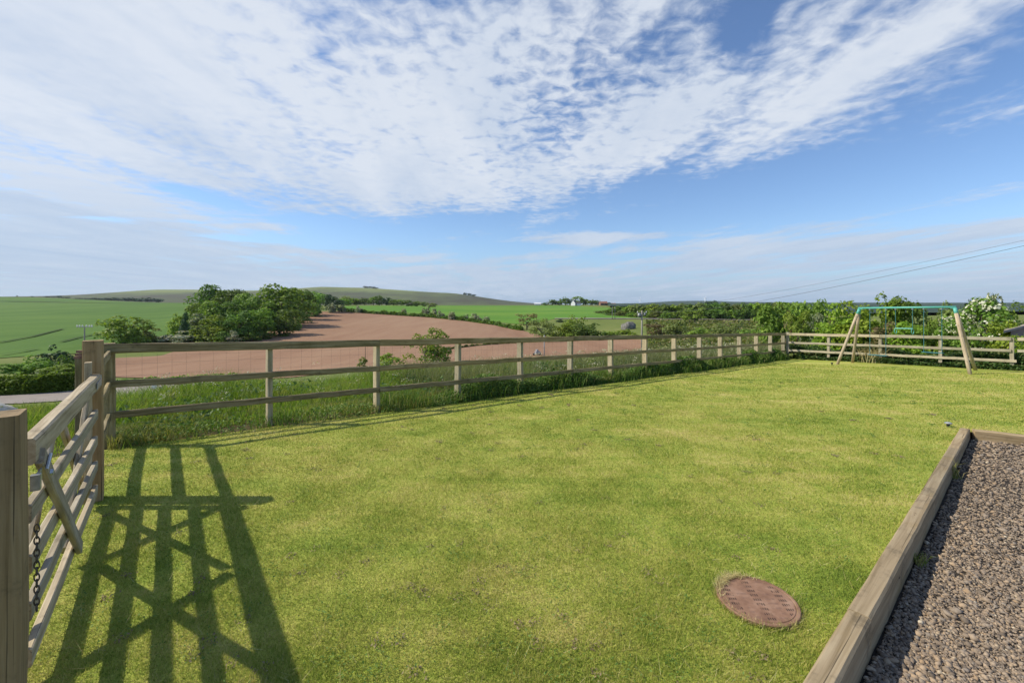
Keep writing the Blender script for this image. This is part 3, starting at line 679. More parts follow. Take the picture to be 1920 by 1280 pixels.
for i in range(9):
    t = random.uniform(0, 6.28); l = random.uniform(.05, .10); k.tube([(q.x, q.y, gzv - .01), (q.x + math.cos(t) * l * .6, q.y + math.sin(t) * l * .3, gzv + .035), (q.x + math.cos(t) * l, q.y + math.sin(t) * l * .5, gzv + .01)], [.012, .010, .002], 4)
tag(k.build('dead_weed', M_dark, None), 'dark dead weed lying on the gravel against the far sleeper', 'weed')
# lichened boulder outside the gate
def rock(name, c, sx, sy, sz, m, label, cat, sub=3, amp=.22):
    bm = bmesh.new(); bmesh.ops.create_icosphere(bm, subdivisions=sub, radius=1)
    from mathutils import noise as mn
    for v in bm.verts:
        n_ = mn.fractal(v.co * 1.3 + Vector(c) * .37, .8, 2.0, 4); v.co *= 1 + amp * n_; v.co = Vector((v.co.x * sx, v.co.y * sy, v.co.z * sz))
    me = bpy.data.meshes.new(name); bm.to_mesh(me); bm.free()
    for p in me.polygons: p.use_smooth = True
    return tag(new_obj(name, me, m, None, Matrix.Translation(c)), label, cat)
q = P(-20, 773, 6.2); rock('boulder', (q.x, q.y, q.z - .11), .30, .30, .24, M_rock, 'pale lichen-covered boulder beyond the near left gate post', 'boulder')

# ------------------------------------------------------------------ grass, gravel stones and weeds (numpy meshes)
def polar(N_, r0, r1, t0, t1):
    th = rng.uniform(R(t0), R(t1), N_); rr = np.exp(rng.uniform(math.log(r0), math.log(r1), N_))
    return np.sin(th) * rr, np.cos(th) * rr, rr
def blades(name, x, y, z, h, w, lean, m, segs=1, label=None, curl=.5):
    n = len(x); a = rng.uniform(0, 2 * np.pi, n); b = rng.uniform(0, 2 * np.pi, n)
    wx = np.cos(a) * w / 2; wy = np.sin(a) * w / 2; lx = np.cos(b) * lean * h; ly = np.sin(b) * lean * h
    base = np.stack([x, y, z], 1); side = np.stack([wx, wy, 0 * wx], 1)
    tip = base + np.stack([lx, ly, h * np.sqrt(np.maximum(1 - lean ** 2 * .7, .1))], 1)
    if segs == 1:
        V = np.stack([base - side, base + side, tip], 1).reshape(-1, 3); Fc = np.arange(3 * n).reshape(-1, 3)
    else:
        midp = base + np.stack([lx * .3, ly * .3, h * .6], 1)
        V = np.stack([base - side, base + side, midp - side * .8, midp + side * .8, tip], 1).reshape(-1, 3)
        o = np.arange(n)[:, None] * 5
        Fc = np.concatenate([o + np.array([[0, 1, 3]]), o + np.array([[0, 3, 2]]), o + np.array([[2, 3, 4]])], 0)
    return np_mesh(name, V, Fc)
# lawn blades
x, y, rr = polar(1150000, 1.75, 21, -62, 62)
d1, d2, d3 = d_out(x, y)
ok = (d1 < -.13 + .05 * np.sin(x * 7) * np.sin(y * 5.3)) & (d2 < .1) & (d3 < 1.2) & ~in_gravel(x, y, .0) & (np.hypot(x - mc.x, y - mc.y) > mr + .003)
x, y, rr = x[ok], y[ok], rr[ok]
clump = np.sin(x * 5.1 + np.sin(y * 3.7)) * np.sin(y * 4.3 + np.sin(x * 2.9))
h = (.014 + .014 * rng.random(len(x)) + .006 * clump) * (1 + .018 * rr); w = .0030 * np.maximum(1, rr / 2.8) * rng.uniform(.7, 1.4, len(x))
me = blades('lawn_grass', x, y, lawn_z(x, y) - .003, h, w, rng.uniform(.3, .97, len(x)), M_blade)
tag(new_obj('lawn_grass', me, M_blade), 'short mown yellow-green lawn grass', 'grass', kind='stuff')
# small broad-leaved weeds in the lawn
M_clover = leafmat('lawn_weed_leaves', [(.07, .15, .03), (.11, .20, .04), (.15, .25, .06)], .25, .0)
cx, cy, cr = polar(900, 1.9, 14, -60, 60); d1, d2, d3 = d_out(cx, cy); ok = (d1 < -.3) & (d3 < 0) & ~in_gravel(cx, cy, .1) & (np.hypot(cx - mc.x, cy - mc.y) > mr + .1); cx, cy, cr = cx[ok], cy[ok], cr[ok]
k_ = 16; x = np.repeat(cx, k_) + rng.normal(0, .035, len(cx) * k_); y = np.repeat(cy, k_) + rng.normal(0, .035, len(cx) * k_); rr = np.repeat(cr, k_)
WEEDXY = (x, y, rr)
cx, cy, cr = polar(170, 1.9, 10, -60, 55); d1, d2, d3 = d_out(cx, cy); ok = (d1 < -.3) & (d3 < 0) & ~in_gravel(cx, cy, .1) & (np.hypot(cx - mc.x, cy - mc.y) > mr + .1); cx, cy, cr = cx[ok], cy[ok], cr[ok]
CASTXY = (np.repeat(cx, 26) + rng.normal(0, .024, len(cx) * 26), np.repeat(cy, 26) + rng.normal(0, .024, len(cx) * 26), np.repeat(cr, 26))
# scattered straws and longer wisps on the lawn
x, y, rr = polar(5200, 1.8, 9, -60, 60); d1, d2, d3 = d_out(x, y); ok = (d1 < 0) & (d3 < .2) & ~in_gravel(x, y, .02) & (np.hypot(x - mc.x, y - mc.y) > mr)
x, y, rr = x[ok], y[ok], rr[ok]
M_straw = leafmat('dry_straw', [(.36, .29, .13), (.46, .39, .20), (.54, .48, .28)], .2, .05)
me = blades('dry_straw', x, y, lawn_z(x, y) + .012, rng.uniform(.03, .075, len(x)), .0016 * np.maximum(1, rr / 2.5), rng.uniform(.9, 1.0, len(x)), M_straw)
tag(new_obj('dry_straw', me, M_straw), 'dry clippings scattered on the lawn', 'grass', kind='stuff')
t = rng.uniform(0, 2 * np.pi, 520); rq = mr + rng.normal(.002, .010, 520); x = mc.x + np.cos(t) * rq; y = mc.y + np.sin(t) * rq * 1.0
me = blades('cover_edge_grass', x, y, lawn_z(x, y), rng.uniform(.02, .055, 520), .003, rng.uniform(.4, .95, 520), M_straw)
tag(new_obj('cover_edge_grass', me, M_straw), 'straggling dry grass round the rim of the round cover', 'grass', kind='stuff')
t = rng.uniform(0, 2 * np.pi, 900); rq = mr + rng.normal(.004, .008, 900); x = mc.x + np.cos(t) * rq; y = mc.y + np.sin(t) * rq
me = blades('rim_grass', x, y, lawn_z(x, y), rng.uniform(.02, .05, 900), .003, rng.uniform(.3, .95, 900), M_blade)
tag(new_obj('rim_grass', me, M_blade), 'green grass creeping over the rim of the round cover', 'grass', kind='stuff')
# dry clippings lying on the back left rim of the lid
t = rng.normal(R(118), R(24), 700); rq = mr - np.abs(rng.normal(0, .016, 700)); x = mc.x + np.cos(t) * rq; y = mc.y + np.sin(t) * rq
me = blades('cover_clippings', x, y, np.full(700, mc.z + .001), rng.uniform(.02, .05, 700), .003, rng.uniform(.93, 1.0, 700), M_straw)
tag(new_obj('cover_clippings', me, M_straw), 'dry clippings blown on to the far rim of the round cover', 'grass', kind='stuff')

# long grass beyond the fences
M_long = leafmat('long_grass', [(.08, .145, .02), (.14, .235, .03), (.20, .29, .05), (.29, .31, .10)], .4, .0, dry=.55)
def vnoise(x, y, f, s):
    return .5 + .25 * (np.sin(x * f + s) + np.sin(y * f * 1.13 + 2 * s + np.sin(x * f * .7)))
x, y, rr = polar(480000, 2.6, 34, -72, 40); d1, d2, d3 = d_out(x, y)
d = np.maximum(np.maximum(d1, d3), d2); left = (d3 > d1) & (d1 < .3)
ok = (d > .32) & (d < 9.5) & (d2 < 4); ok &= ~((d3 > 0) & (d1 < .1) & (rng.random(len(x)) < .55))
x, y, rr, d, d1, d3 = x[ok], y[ok], rr[ok], d[ok], d1[ok], d3[ok]
tall = np.clip((d - .5) / 2.0, .22, 1) * (.26 + .42 * vnoise(x, y, 1.9, 1.0)) * np.where(x / y < -.98, .62, 1.0)
h = tall * rng.uniform(.55, 1.15, len(x)); w = .006 * np.maximum(1, rr / 6) * rng.uniform(.7, 1.4, len(x))
me = blades('long_grass', x, y, verge_z(x, y) - .01, h, w, rng.uniform(.15, .65, len(x)), M_long, 2)
tag(new_obj('long_grass', me, M_long), 'long lush grass growing on the bank beyond the fence', 'grass', kind='stuff')
# grey green seeding grasses further along the bank
M_seed = leafmat('seeding_grass', [(.12, .16, .06), (.18, .21, .10), (.27, .27, .16)], .35, .0)
n = 60000; t = rng.uniform(5, LF + 5, n); q = rng.uniform(.5, 6, n); x = FA.x + fd.x * t + fn.x * q; y = FA.y + fd.y * t + fn.y * q
keep = rng.random(n) < np.clip(vnoise(x, y, .8, 3.0), 0, 1) ; x, y = x[keep], y[keep]; rr = np.hypot(x, y)
me = blades('seeding_grass', x, y, verge_z(x, y), (.45 + .3 * rng.random(len(x))), .005 * rr / 6, rng.uniform(.1, .5, len(x)), M_seed, 2)
tag(new_obj('seeding_grass', me, M_seed), 'greyish seeding grasses mixed into the bank', 'grass', kind='stuff')
def quads(x, y, z, size, up=.5):
    # small randomly turned leaf shaped faces
    n = len(x); nrm = rng.normal(size=(n, 3)); nrm[:, 2] = np.abs(nrm[:, 2]) + up; nrm /= np.linalg.norm(nrm, axis=1)[:, None]
    a = np.cross(nrm, rng.normal(size=(n, 3))); a /= np.linalg.norm(a, axis=1)[:, None]; b = np.cross(nrm, a)
    c = np.stack([x, y, z], 1); s = np.asarray(size)[:, None] / 2
    V = np.stack([c - a * s * 1.3, c - b * s * .6, c + a * s * 1.3, c + b * s * .6], 1).reshape(-1, 3)
    return V, np.arange(4 * n).reshape(-1, 4)
x, y, rr = CASTXY; V_, F_ = quads(x, y, lawn_z(x, y) + .004 + .012 * rng.random(len(x)), .011 * np.maximum(1, rr / 4) * rng.uniform(.6, 1.4, len(x)), 1.5)
M_cast = leafmat('dry_earth', [(.12, .085, .05), (.20, .15, .09), (.27, .21, .13)], 0, .0)
tag(new_obj('worm_casts', np_mesh('worm_casts', V_, F_), M_cast), 'small brown earth casts and bare specks in the lawn', 'soil', kind='stuff')
x, y, rr = WEEDXY; V_, F_ = quads(x, y, lawn_z(x, y) + .016 + .012 * rng.random(len(x)), .010 * np.maximum(1, rr / 4) * rng.uniform(.6, 1.4, len(x)), 1.5)
tag(new_obj('lawn_weeds', np_mesh('lawn_weeds', V_, F_), M_clover), 'clover and small flat weeds scattered in the lawn', 'weeds', kind='stuff')
# weeds and dock leaves along the foot of the long fence
M_weed = leafmat('fence_weeds', [(.045, .095, .018), (.08, .155, .028), (.13, .22, .045), (.24, .27, .09)], .3, .0)
n = 150000; t = LF * rng.random(n) ** .8; q = rng.uniform(-.22, .55, n)
x = FA.x + fd.x * t + fn.x * q; y = FA.y + fd.y * t + fn.y * q; rr = np.hypot(x, y)
g = np.clip((t - 4.2) / 1.5, 0, 1); hump = vnoise(t * 1.0, t * .37, 2.3, .4)
hh = (.10 + .10 * hump) * (1 - g) + g * (.12 + .42 * np.clip(hump * 1.3 - .15, 0, 1)); prof = np.clip(1 - ((q - .2) / .48) ** 2, 0, 1); hh = hh * prof
keep = rng.random(n) < np.where(t < 4.2, .30 * np.clip(hump * 1.4 - .25, 0, 1), 1.0); zr = rng.random(n) ** .7 * hh
x, y, zr, rr, q = x[keep], y[keep], zr[keep], rr[keep], q[keep]
V_, F_ = quads(x, y, np.where(q < .1, lawn_z(x, y), verge_z(x, y)) + zr, .03 * np.maximum(1, rr / 8) * rng.uniform(.7, 1.5, len(x)))
tag(new_obj('fence_weeds', np_mesh('fence_weeds', V_, F_), M_weed), 'dark leafy weeds and nettles along the foot of the long fence', 'weeds', kind='stuff')
n = 42000; t = LF * rng.random(n) ** 1.35; q = rng.uniform(-.2, .9, n); x = FA.x + fd.x * t + fn.x * q; y = FA.y + fd.y * t + fn.y * q; rr = np.hypot(x, y)
keep = rng.random(n) < np.clip(vnoise(x, y, 1.7, 5.0) * 1.5 - .3, 0, 1); x, y, rr, q = x[keep], y[keep], rr[keep], q[keep]
M_dry = leafmat('dry_verge_grass', [(.12, .17, .03), (.24, .26, .07), (.40, .34, .16), (.17, .22, .045)], .3, .0)
me = blades('dry_verge_grass', x, y, np.where(q < .1, lawn_z(x, y), verge_z(x, y)), rng.uniform(.05, .24, len(x)), .006 * np.maximum(1, rr / 7), rng.uniform(.3, .9, len(x)), M_dry, 2)
tag(new_obj('dry_verge_grass', me, M_dry), 'dry straggling grass at the foot of the long fence', 'grass', kind='stuff')
n = 420; t = rng.uniform(.5, LF, n); q = rng.uniform(.6, 4.5, n); cx = FA.x + fd.x * t + fn.x * q; cy = FA.y + fd.y * t + fn.y * q
x = np.repeat(cx, 14) + rng.normal(0, .05, n * 14); y = np.repeat(cy, 14) + rng.normal(0, .05, n * 14); hq = np.repeat(rng.uniform(.25, .75, n), 14)
V_, F_ = quads(x, y, verge_z(x, y) + hq + rng.normal(0, .02, len(x)), .022 * np.maximum(1, np.hypot(x, y) / 8) * rng.uniform(.6, 1.3, len(x)), 1.5)
tag(new_obj('umbel_flowers', np_mesh('umbel_flowers', V_, F_), leafmat('cream_umbels', [(.30, .30, .18), (.42, .41, .30), (.55, .54, .46)], .2, 0)), 'small cream umbel flower heads and seed heads scattered over the bank', 'flowers', kind='stuff')
n = 26000; t = rng.uniform(0, LF, n); q = rng.uniform(.35, 3.2, n); x = FA.x + fd.x * t + fn.x * q; y = FA.y + fd.y * t + fn.y * q
keep = rng.random(n) < np.clip(vnoise(x, y, 2.2, 6.0) * 1.8 - .75, 0, 1); x, y = x[keep], y[keep]; rr = np.hypot(x, y)
V_, F_ = quads(x, y, verge_z(x, y) + rng.random(len(x)) * .42, .045 * np.maximum(1, rr / 8) * rng.uniform(.6, 1.5, len(x)), .8)
tag(new_obj('bank_weeds', np_mesh('bank_weeds', V_, F_), leafmat('dock_leaves', [(.05, .11, .03), (.08, .16, .045), (.12, .20, .07)], .3, 0)), 'patches of broad-leaved docks and nettles on the bank', 'weeds', kind='stuff')
# arching tussocks standing up through the weeds
n = 46000; t = LF * rng.random(n) ** .9; q = rng.normal(.18, .2, n); x = FA.x + fd.x * t + fn.x * q; y = FA.y + fd.y * t + fn.y * q; rr = np.hypot(x, y)
keep = rng.random(n) < np.clip(vnoise(t * 1.0, q, 3.1, 2.0) * 1.7 - .45, .03, 1) * np.where(t < 3.5, .55, 1); x, y, rr, q, t = x[keep], y[keep], rr[keep], q[keep], t[keep]
M_tus = leafmat('tussock_grass', [(.06, .115, .02), (.105, .19, .032), (.17, .25, .05), (.30, .30, .13)], .35, .0)
me = blades('tussock_grass', x, y, np.where(q < .1, lawn_z(x, y) - .03, verge_z(x, y)), np.where(t < 3.5, .26, .44) * rng.uniform(.35, 1.15, len(x)), .008 * np.maximum(1, rr / 7), rng.uniform(.2, .85, len(x)), M_tus, 2)
tag(new_obj('tussock_grass', me, M_tus), 'arching green tussocks leaning over the lawn edge along the long fence', 'grass', kind='stuff')
# weeds along the back fence and its hedge bottom
n = 60000; t = 9.5 * rng.random(n) - .3; q = rng.uniform(-.12, 1.6, n); x = FB.x + bd.x * t + bn.x * q; y = FB.y + bd.y * t + bn.y * q
hh = .22 + .32 * vnoise(t, q, 2.1, 1.0); hh = np.where(q < .15, .22 * hh / .4, hh * 1.5)
V_, F_ = quads(x, y, lawn_z(x, y) - .05 + rng.random(n) ** .7 * hh, .075 * rng.uniform(.7, 1.4, n))
M_weed2 = leafmat('hedge_bottom_weeds', [(.035, .075, .02), (.065, .12, .03), (.10, .155, .05), (.16, .17, .07)], .3, .0)
tag(new_obj('hedge_weeds', np_mesh('hedge_weeds', V_, F_), M_weed2), 'nettles and rough growth behind and under the pale back fence', 'weeds', kind='stuff')

# gravel stones
def stones(n, r0, r1, t0, t1):
    x, y, rr = polar(n, r0, r1, t0, t1)
    a = (x - SL0.x) * sn.x + (y - SL0.y) * sn.y; b = (x - SL1.x) * bkn.x + (y - SL1.y) * bkn.y
    ok = (a > .115) & (b < -.11); x, y, rr = x[ok], y[ok], rr[ok]; n = len(x)
    bm = bmesh.new(); bmesh.ops.create_icosphere(bm, subdivisions=1, radius=1); bm.verts.ensure_lookup_table()
    B = np.array([v.co[:] for v in bm.verts]); Fb = np.array([[v.index for v in f.verts] for f in bm.faces]); bm.free()
    s = .0062 * rng.lognormal(0, .42, n) * np.maximum(1, rr / 6.0)
    sh = B[None] * (1 + .28 * rng.normal(size=(n, len(B), 1))).clip(.5, 1.5) * np.stack([rng.uniform(.8, 1.45, n), rng.uniform(.7, 1.1, n), rng.uniform(.45, .8, n)], 1)[:, None]
    ca = rng.uniform(0, 6.28, n); tl = rng.normal(0, .45, n); C, S_ = np.cos(ca)[:, None], np.sin(ca)[:, None]; ct, st = np.cos(tl)[:, None], np.sin(tl)[:, None]
    yy = sh[..., 1] * ct - sh[..., 2] * st; zz = sh[..., 1] * st + sh[..., 2] * ct; xx = sh[..., 0]
    V = np.stack([xx * C - yy * S_, xx * S_ + yy * C, zz], -1) * s[:, None, None]
    V += np.stack([x, y, grav_z(x, y) + s * rng.uniform(-.5, .7, n)], 1)[:, None]
    Fc = (Fb[None] + (np.arange(n) * len(B))[:, None, None]).reshape(-1, 3)
    return np_mesh('gravel_stones', V, Fc)
N = mat('crushed_whinstone', .85, .2); ri = N.geo.outputs['Random Per Island']
c = N.ramp(ri, [(0, (.10, .085, .075)), (.2, (.19, .155, .13)), (.45, (.26, .21, .17)), (.62, (.20, .18, .17)), (.8, (.32, .255, .20)), (.93, (.27, .20, .14)), (.99, (.38, .33, .27)), (1, (.46, .42, .36))])
c = N.mix(1.0, c, (1.12, 1.06, .93, 1), 'MULTIPLY')
c = N.mix(1.0, c, N.ramp(N.noise(N.geo.outputs['Position'], 90, 3, .6), [(.3, (.8, .8, .8)), (.7, (1.15, 1.15, 1.15))]), 'MULTIPLY')
N.l.new(c, N.b.inputs['Base Color']); M_grav = N.m
tag(new_obj('gravel_stones', stones(230000, 1.9, 14, 24, 62), M_grav), 'loose grey-brown crushed stone filling the yard', 'gravel', kind='stuff')
# tufts by the sleepers
for pxq, tq, lab in ((0, 4.4, 'wispy grass tuft on the gravel against the sleeper near the far corner'), (1, 2.0, 'small grass tuft on the gravel at the joint of the middle sleepers')):
    c = SL0 + sl * tq + sn * .115; n = 40 if pxq == 0 else 60; x = c.x + rng.normal(0, .025, n); y = c.y + rng.normal(0, .03, n)
    me = blades('grass_tuft', x, y, grav_z(x, y), rng.uniform(.06, .24 if pxq == 0 else .10, n), .005, rng.uniform(.3, .8, n), M_dry, 2)
    tag(new_obj('grass_tuft', me, M_dry), lab, 'grass tuft', 'grass tufts in the gravel')

# ------------------------------------------------------------------ trees and shrubs
def crown_mesh(name, seed, kind, nleaf, leaf, nl=16):
    g = np.random.default_rng(seed)
    cs = []
    nl = {'round': 34, 'bush': 30, 'loose': 22}.get(kind, nl)
    for i in range(nl):
        if kind == 'round':
            u = g.normal(size=3); u /= np.linalg.norm(u); q = g.uniform(.25, 1) ** .5
            c = np.array([u[0] * .38 * q, u[1] * .38 * q, .45 + u[2] * .42 * q]); s = g.uniform(.11, .19)
        elif kind == 'bush':
            a = g.uniform(0, 6.28); q = g.uniform(0, 1) ** .5; hh = g.uniform(.02, .82) * (1 - .5 * q * q)
            c = np.array([math.cos(a) * .40 * q, math.sin(a) * .40 * q, hh]); s = g.uniform(.10, .19)
        elif kind == 'loose':
            a = g.uniform(0, 6.28); q = g.uniform(.1, 1) ** .6; hh = g.uniform(.22, .9)
            c = np.array([math.cos(a) * .38 * q, math.sin(a) * .38 * q, hh]); s = g.uniform(.09, .16)
        else:
            hh = (i + .5) / nl; wq = (1 - hh) * .34 + .05; a = g.uniform(0, 6.28)
            c = np.array([math.cos(a) * wq * .55, math.sin(a) * wq * .55, .06 + hh * .86]); s = wq * .62 + .04
        cs.append((c, s))
    wts = np.array([s ** 2 for _, s in cs]); idx = g.choice(nl, nleaf, p=wts / wts.sum())
    C = np.array([c for c, _ in cs])[idx]; S_ = np.array([s for _, s in cs])[idx]
    u = g.normal(size=(nleaf, 3)); u /= np.linalg.norm(u, axis=1)[:, None]; u[:, 2] = np.where(u[:, 2] < -.55, -u[:, 2], u[:, 2])
    rad = g.uniform(.55, 1.08, nleaf) ** .6
    Pn = C + u * (S_ * rad)[:, None] * np.array([1, 1, .82]); Pn += g.normal(0, .012, Pn.shape); Pn[:, 2] = np.maximum(Pn[:, 2], .01)
    e = np.array([np.percentile(np.abs(Pn[:, 0]), 98.5) * 2, np.percentile(np.abs(Pn[:, 1]), 98.5) * 2, np.percentile(Pn[:, 2], 99.3)]); Pn /= e; cs = [(c / e, s) for c, s in cs]
    nr = u * .9 + g.normal(size=(nleaf, 3)) * .45 + np.array([0, 0, .35]); nr /= np.linalg.norm(nr, axis=1)[:, None]
    a = np.cross(nr, g.normal(size=(nleaf, 3))); a /= np.linalg.norm(a, axis=1)[:, None]; b = np.cross(nr, a)
    s = (leaf * g.uniform(.6, 1.4, nleaf))[:, None] / 2
    V = np.stack([Pn - a * s * 1.25, Pn - b * s * .8, Pn + a * s * 1.25, Pn + b * s * .8], 1).reshape(-1, 3)
    return np_mesh(name, V, np.arange(4 * nleaf).reshape(-1, 4)), cs
def trunk_mesh(name, cs, base, seed):
    k = MB(); rd = random.Random(seed); k.tube([(0, 0, -.04), (.005, 0, .12), (.0, .01, .32), (.01, .0, .6)], [.034, .026, .02, .008], 7)
    for c, s in cs[:9]:
        c = Vector(c); k.tube([(0, 0, max(.1, c.z * .45)), (c.x * .5, c.y * .5, c.z * .72), tuple(c)], [.013, .009, .003], 5, False)
    me = py_mesh(name, k.V, k.F, True); me.materials.append(L_bark); return me
def stem_mesh(name, cs, seed):
    k = MB()
    for c, s in cs[:9]:
        c = Vector(c); k.tube([(c.x * .12, c.y * .12, -.03), (c.x * .6, c.y * .6, c.z * .5), tuple(c)], [.018, .012, .004], 5, False)
    me = py_mesh(name, k.V, k.F, True); me.materials.append(L_bark); return me
PROTO = {}
def proto(shape, lm, var, nleaf, leaf):
    key = (shape, lm.name, var, nleaf)
    if key not in PROTO:
        sd_ = (hash((shape, var, nleaf)) & 0xffff) if False else sum(map(ord, shape)) * 31 + var * 101 + nleaf
        me, cs = crown_mesh('crown', sd_, shape, nleaf, leaf); me.materials.append(lm)
        tm = trunk_mesh('trunk', cs, 0, sd_) if shape in ('round', 'conifer', 'loose') else stem_mesh('stem', cs, sd_)
        PROTO[key] = (me, tm, cs, sd_)
    return PROTO[key]
def bloss(shape, lm, var, nleaf, leaf, bm_, cover):
    key = ('b', shape, var, bm_.name, cover)
    if key not in PROTO:
        me, tm, cs, sd_ = proto(shape, lm, var, nleaf, leaf); g = np.random.default_rng(sd_ + 5); n = int(nleaf * cover)
        idx = g.integers(0, len(cs), n); C = np.array([c for c, _ in cs])[idx]; S_ = np.array([s for _, s in cs])[idx]
        u = g.normal(size=(n, 3)); u[:, 2] = np.abs(u[:, 2]); u[:, 0] -= .3; u /= np.linalg.norm(u, axis=1)[:, None]
        Pn = C + u * (S_ * g.uniform(.95, 1.2, n))[:, None] * np.array([1, 1, .82]); nr = u + g.normal(size=(n, 3)) * .5; nr /= np.linalg.norm(nr, axis=1)[:, None]
        a = np.cross(nr, g.normal(size=(n, 3))); a /= np.linalg.norm(a, axis=1)[:, None]; b = np.cross(nr, a); s = leaf * .42 * g.uniform(.6, 1.4, n)[:, None]
        m2 = np_mesh('blossom', np.stack([Pn - a * s, Pn - b * s, Pn + a * s, Pn + b * s], 1).reshape(-1, 3), np.arange(4 * n).reshape(-1, 4)); m2.materials.append(bm_)
        PROTO[key] = m2
    return PROTO[key]
_tv = [0]
def plant(name, px, base, top, wpx, shape, lm, label, cat, group=None, Yv=None, var=None, nleaf=1500, leaf=.075, blossom=None, cover=.35, depth=1.0):
    if Yv is None:
        p = cast(px, base); Y = p.y
    else:
        Y = Yv; x = (px - CX) / F * Y; z = float(verge_z(x, Y)) if Yv < 40 else float(terr_z(x, Y)); p = Vector((x, Y, z - .05))
    ztop = CZ + (HY - top) / F * Y; h = max(.3, ztop - p.z); wd_ = wpx / F * Y
    _tv[0] += 1; var = _tv[0] % 4 if var is None else var
    me, tm, cs, _ = proto(shape, lm, var, nleaf, leaf)
    o = thing(name, p, label, cat, group); o.rotation_euler.z = 0.0 if blossom else rng.uniform(0, 6.28); k = {'round': 1.04, 'bush': 1.02, 'loose': 1.0, 'conifer': 1.0}[shape]
    o.scale = (wd_ * k, wd_ * k * depth, h)
    for nm, mesh in (('crown' if shape != 'bush' else 'foliage', me), ('trunk' if shape != 'bush' else 'stem', tm)):
        c = bpy.data.objects.new(nm, mesh); COL.objects.link(c); c.parent = o
    if blossom:
        c = bpy.data.objects.new('blossom', bloss(shape, lm, var, nleaf, leaf, blossom, cover)); COL.objects.link(c); c.parent = o
    return o
T = plant
WG = 'trees of the wood beside the ploughed field'
# the wood left of the ploughed field (back to front)
for a in [
 ('broadleaf_tree', 395, 604, 536, 66, 'round', L_dark, 'tall dark tree at the left end of the wood, its crest the highest there'),
 ('broadleaf_tree', 432, 606, 544, 62, 'round', L_dark, 'dark domed tree second from the left along the top of the wood'),
 ('broadleaf_tree', 473, 606, 551, 52, 'round', L_mid, 'lower rounded tree in the dip of the wood skyline'),
 ('broadleaf_tree', 527, 612, 536, 96, 'round', L_mid, 'broad bright-topped tree forming the big central dome of the wood'),
 ('broadleaf_tree', 492, 616, 558, 66, 'round', L_mid, 'mid green tree just left of the big central dome, below its crest'),
 ('broadleaf_tree', 560, 600, 545, 50, 'round', L_dark, 'dark tree at the right shoulder of the big central dome'),
 ('broadleaf_tree', 579, 592, 546, 46, 'round', L_mid, 'rounded olive tree where the wood starts to drop to the right'),
 ('broadleaf_tree', 450, 620, 562, 62, 'round', L_dark, 'dark tree below the dip in the middle of the wood'),
 ('broadleaf_tree', 405, 622, 566, 60, 'round', L_mid, 'mid green tree under the tallest left tree of the wood'),
 ('broadleaf_tree', 372, 618, 570, 44, 'round', L_mid, 'small tree at the left fringe of the wood above the pale scrub'),
 ('broadleaf_tree', 524, 629, 581, 68, 'round', L_dark, 'dark rounded tree at the right front of the wood on the soil edge'),
 ('broadleaf_tree', 487, 634, 580, 64, 'round', L_mid, 'leafy green tree in the front row, right of the middle of the wood'),
 ('broadleaf_tree', 448, 639, 584, 66, 'round', L_dark, 'dark tree in the front row beside the yellow-green willow'),
 ('willow_tree', 396, 642, 592, 78, 'bush', L_yellow, 'yellow-green willow in front of the wood, glowing in the sun'),
 ('conifer_tree', 347.5, 634, 587, 22, 'conifer', L_conifer, 'single narrow dark conifer at the left edge of the wood'),
 ('young_tree', 336, 632, 590, 36, 'bush', L_bright, 'small bright yellow-green tree left of the dark conifer'),
 ('broadleaf_tree', 622, 585, 553, 36, 'round', L_conifer, 'near-black rounded tree at the right end of the wood above the soil'),
 ]:
    T(*a, 'tree', WG, nleaf=3200, leaf=.052)
for a in [(470, 640, 618, 36, 'dark low bush at the foot of the wood, left of the soil edge'), (497, 636, 614, 34, 'low bush under the leafy green front tree of the wood'), (528, 630, 606, 40, 'low bush under the dark right front tree of the wood'), (549, 620, 600, 30, 'small bush at the right front corner of the wood'), (566, 606, 584, 30, 'bush filling the right side of the wood by the soil'), (590, 594, 572, 28, 'low bush under the olive tree where the wood drops'), (420, 645, 622, 40, 'low bush behind the top rail, right of the willow')]:
    T('wood_edge_bush', a[0], a[1], a[2], a[3], 'bush', L_dark, a[4], 'bush', 'bushes along the foot of the wood', nleaf=1400, leaf=.07)
T('hawthorn_bush', 374, 624, 588, 46, 'bush', L_grey, 'greyish hawthorn between the willow and the wood behind', 'bush', 'pale hawthorns by the wood', blossom=L_dull)
T('hawthorn_bush', 335, 645, 621, 62, 'bush', L_grey, 'wide low whitish hawthorn at the wood foot, right of the lone field tree', 'bush', 'pale hawthorns by the wood', blossom=L_dull, cover=.5)
T('hawthorn_bush', 438, 645, 620, 24, 'bush', L_grey, 'small whitish hawthorn at the right foot of the yellow-green willow', 'bush', 'pale hawthorns by the wood', blossom=L_dull, cover=.5)
T('hawthorn_bush', 621, 587, 568, 15, 'bush', L_grey, 'pale blossoming hawthorn in front of the near-black tree', 'bush', 'pale hawthorns by the wood', blossom=L_blossom, cover=.5)
T('hawthorn_bush', 641, 585, 571, 14, 'bush', L_grey, 'pale hawthorn at the top corner of the ploughed field', 'bush', 'pale hawthorns by the wood', blossom=L_dull, cover=.5)
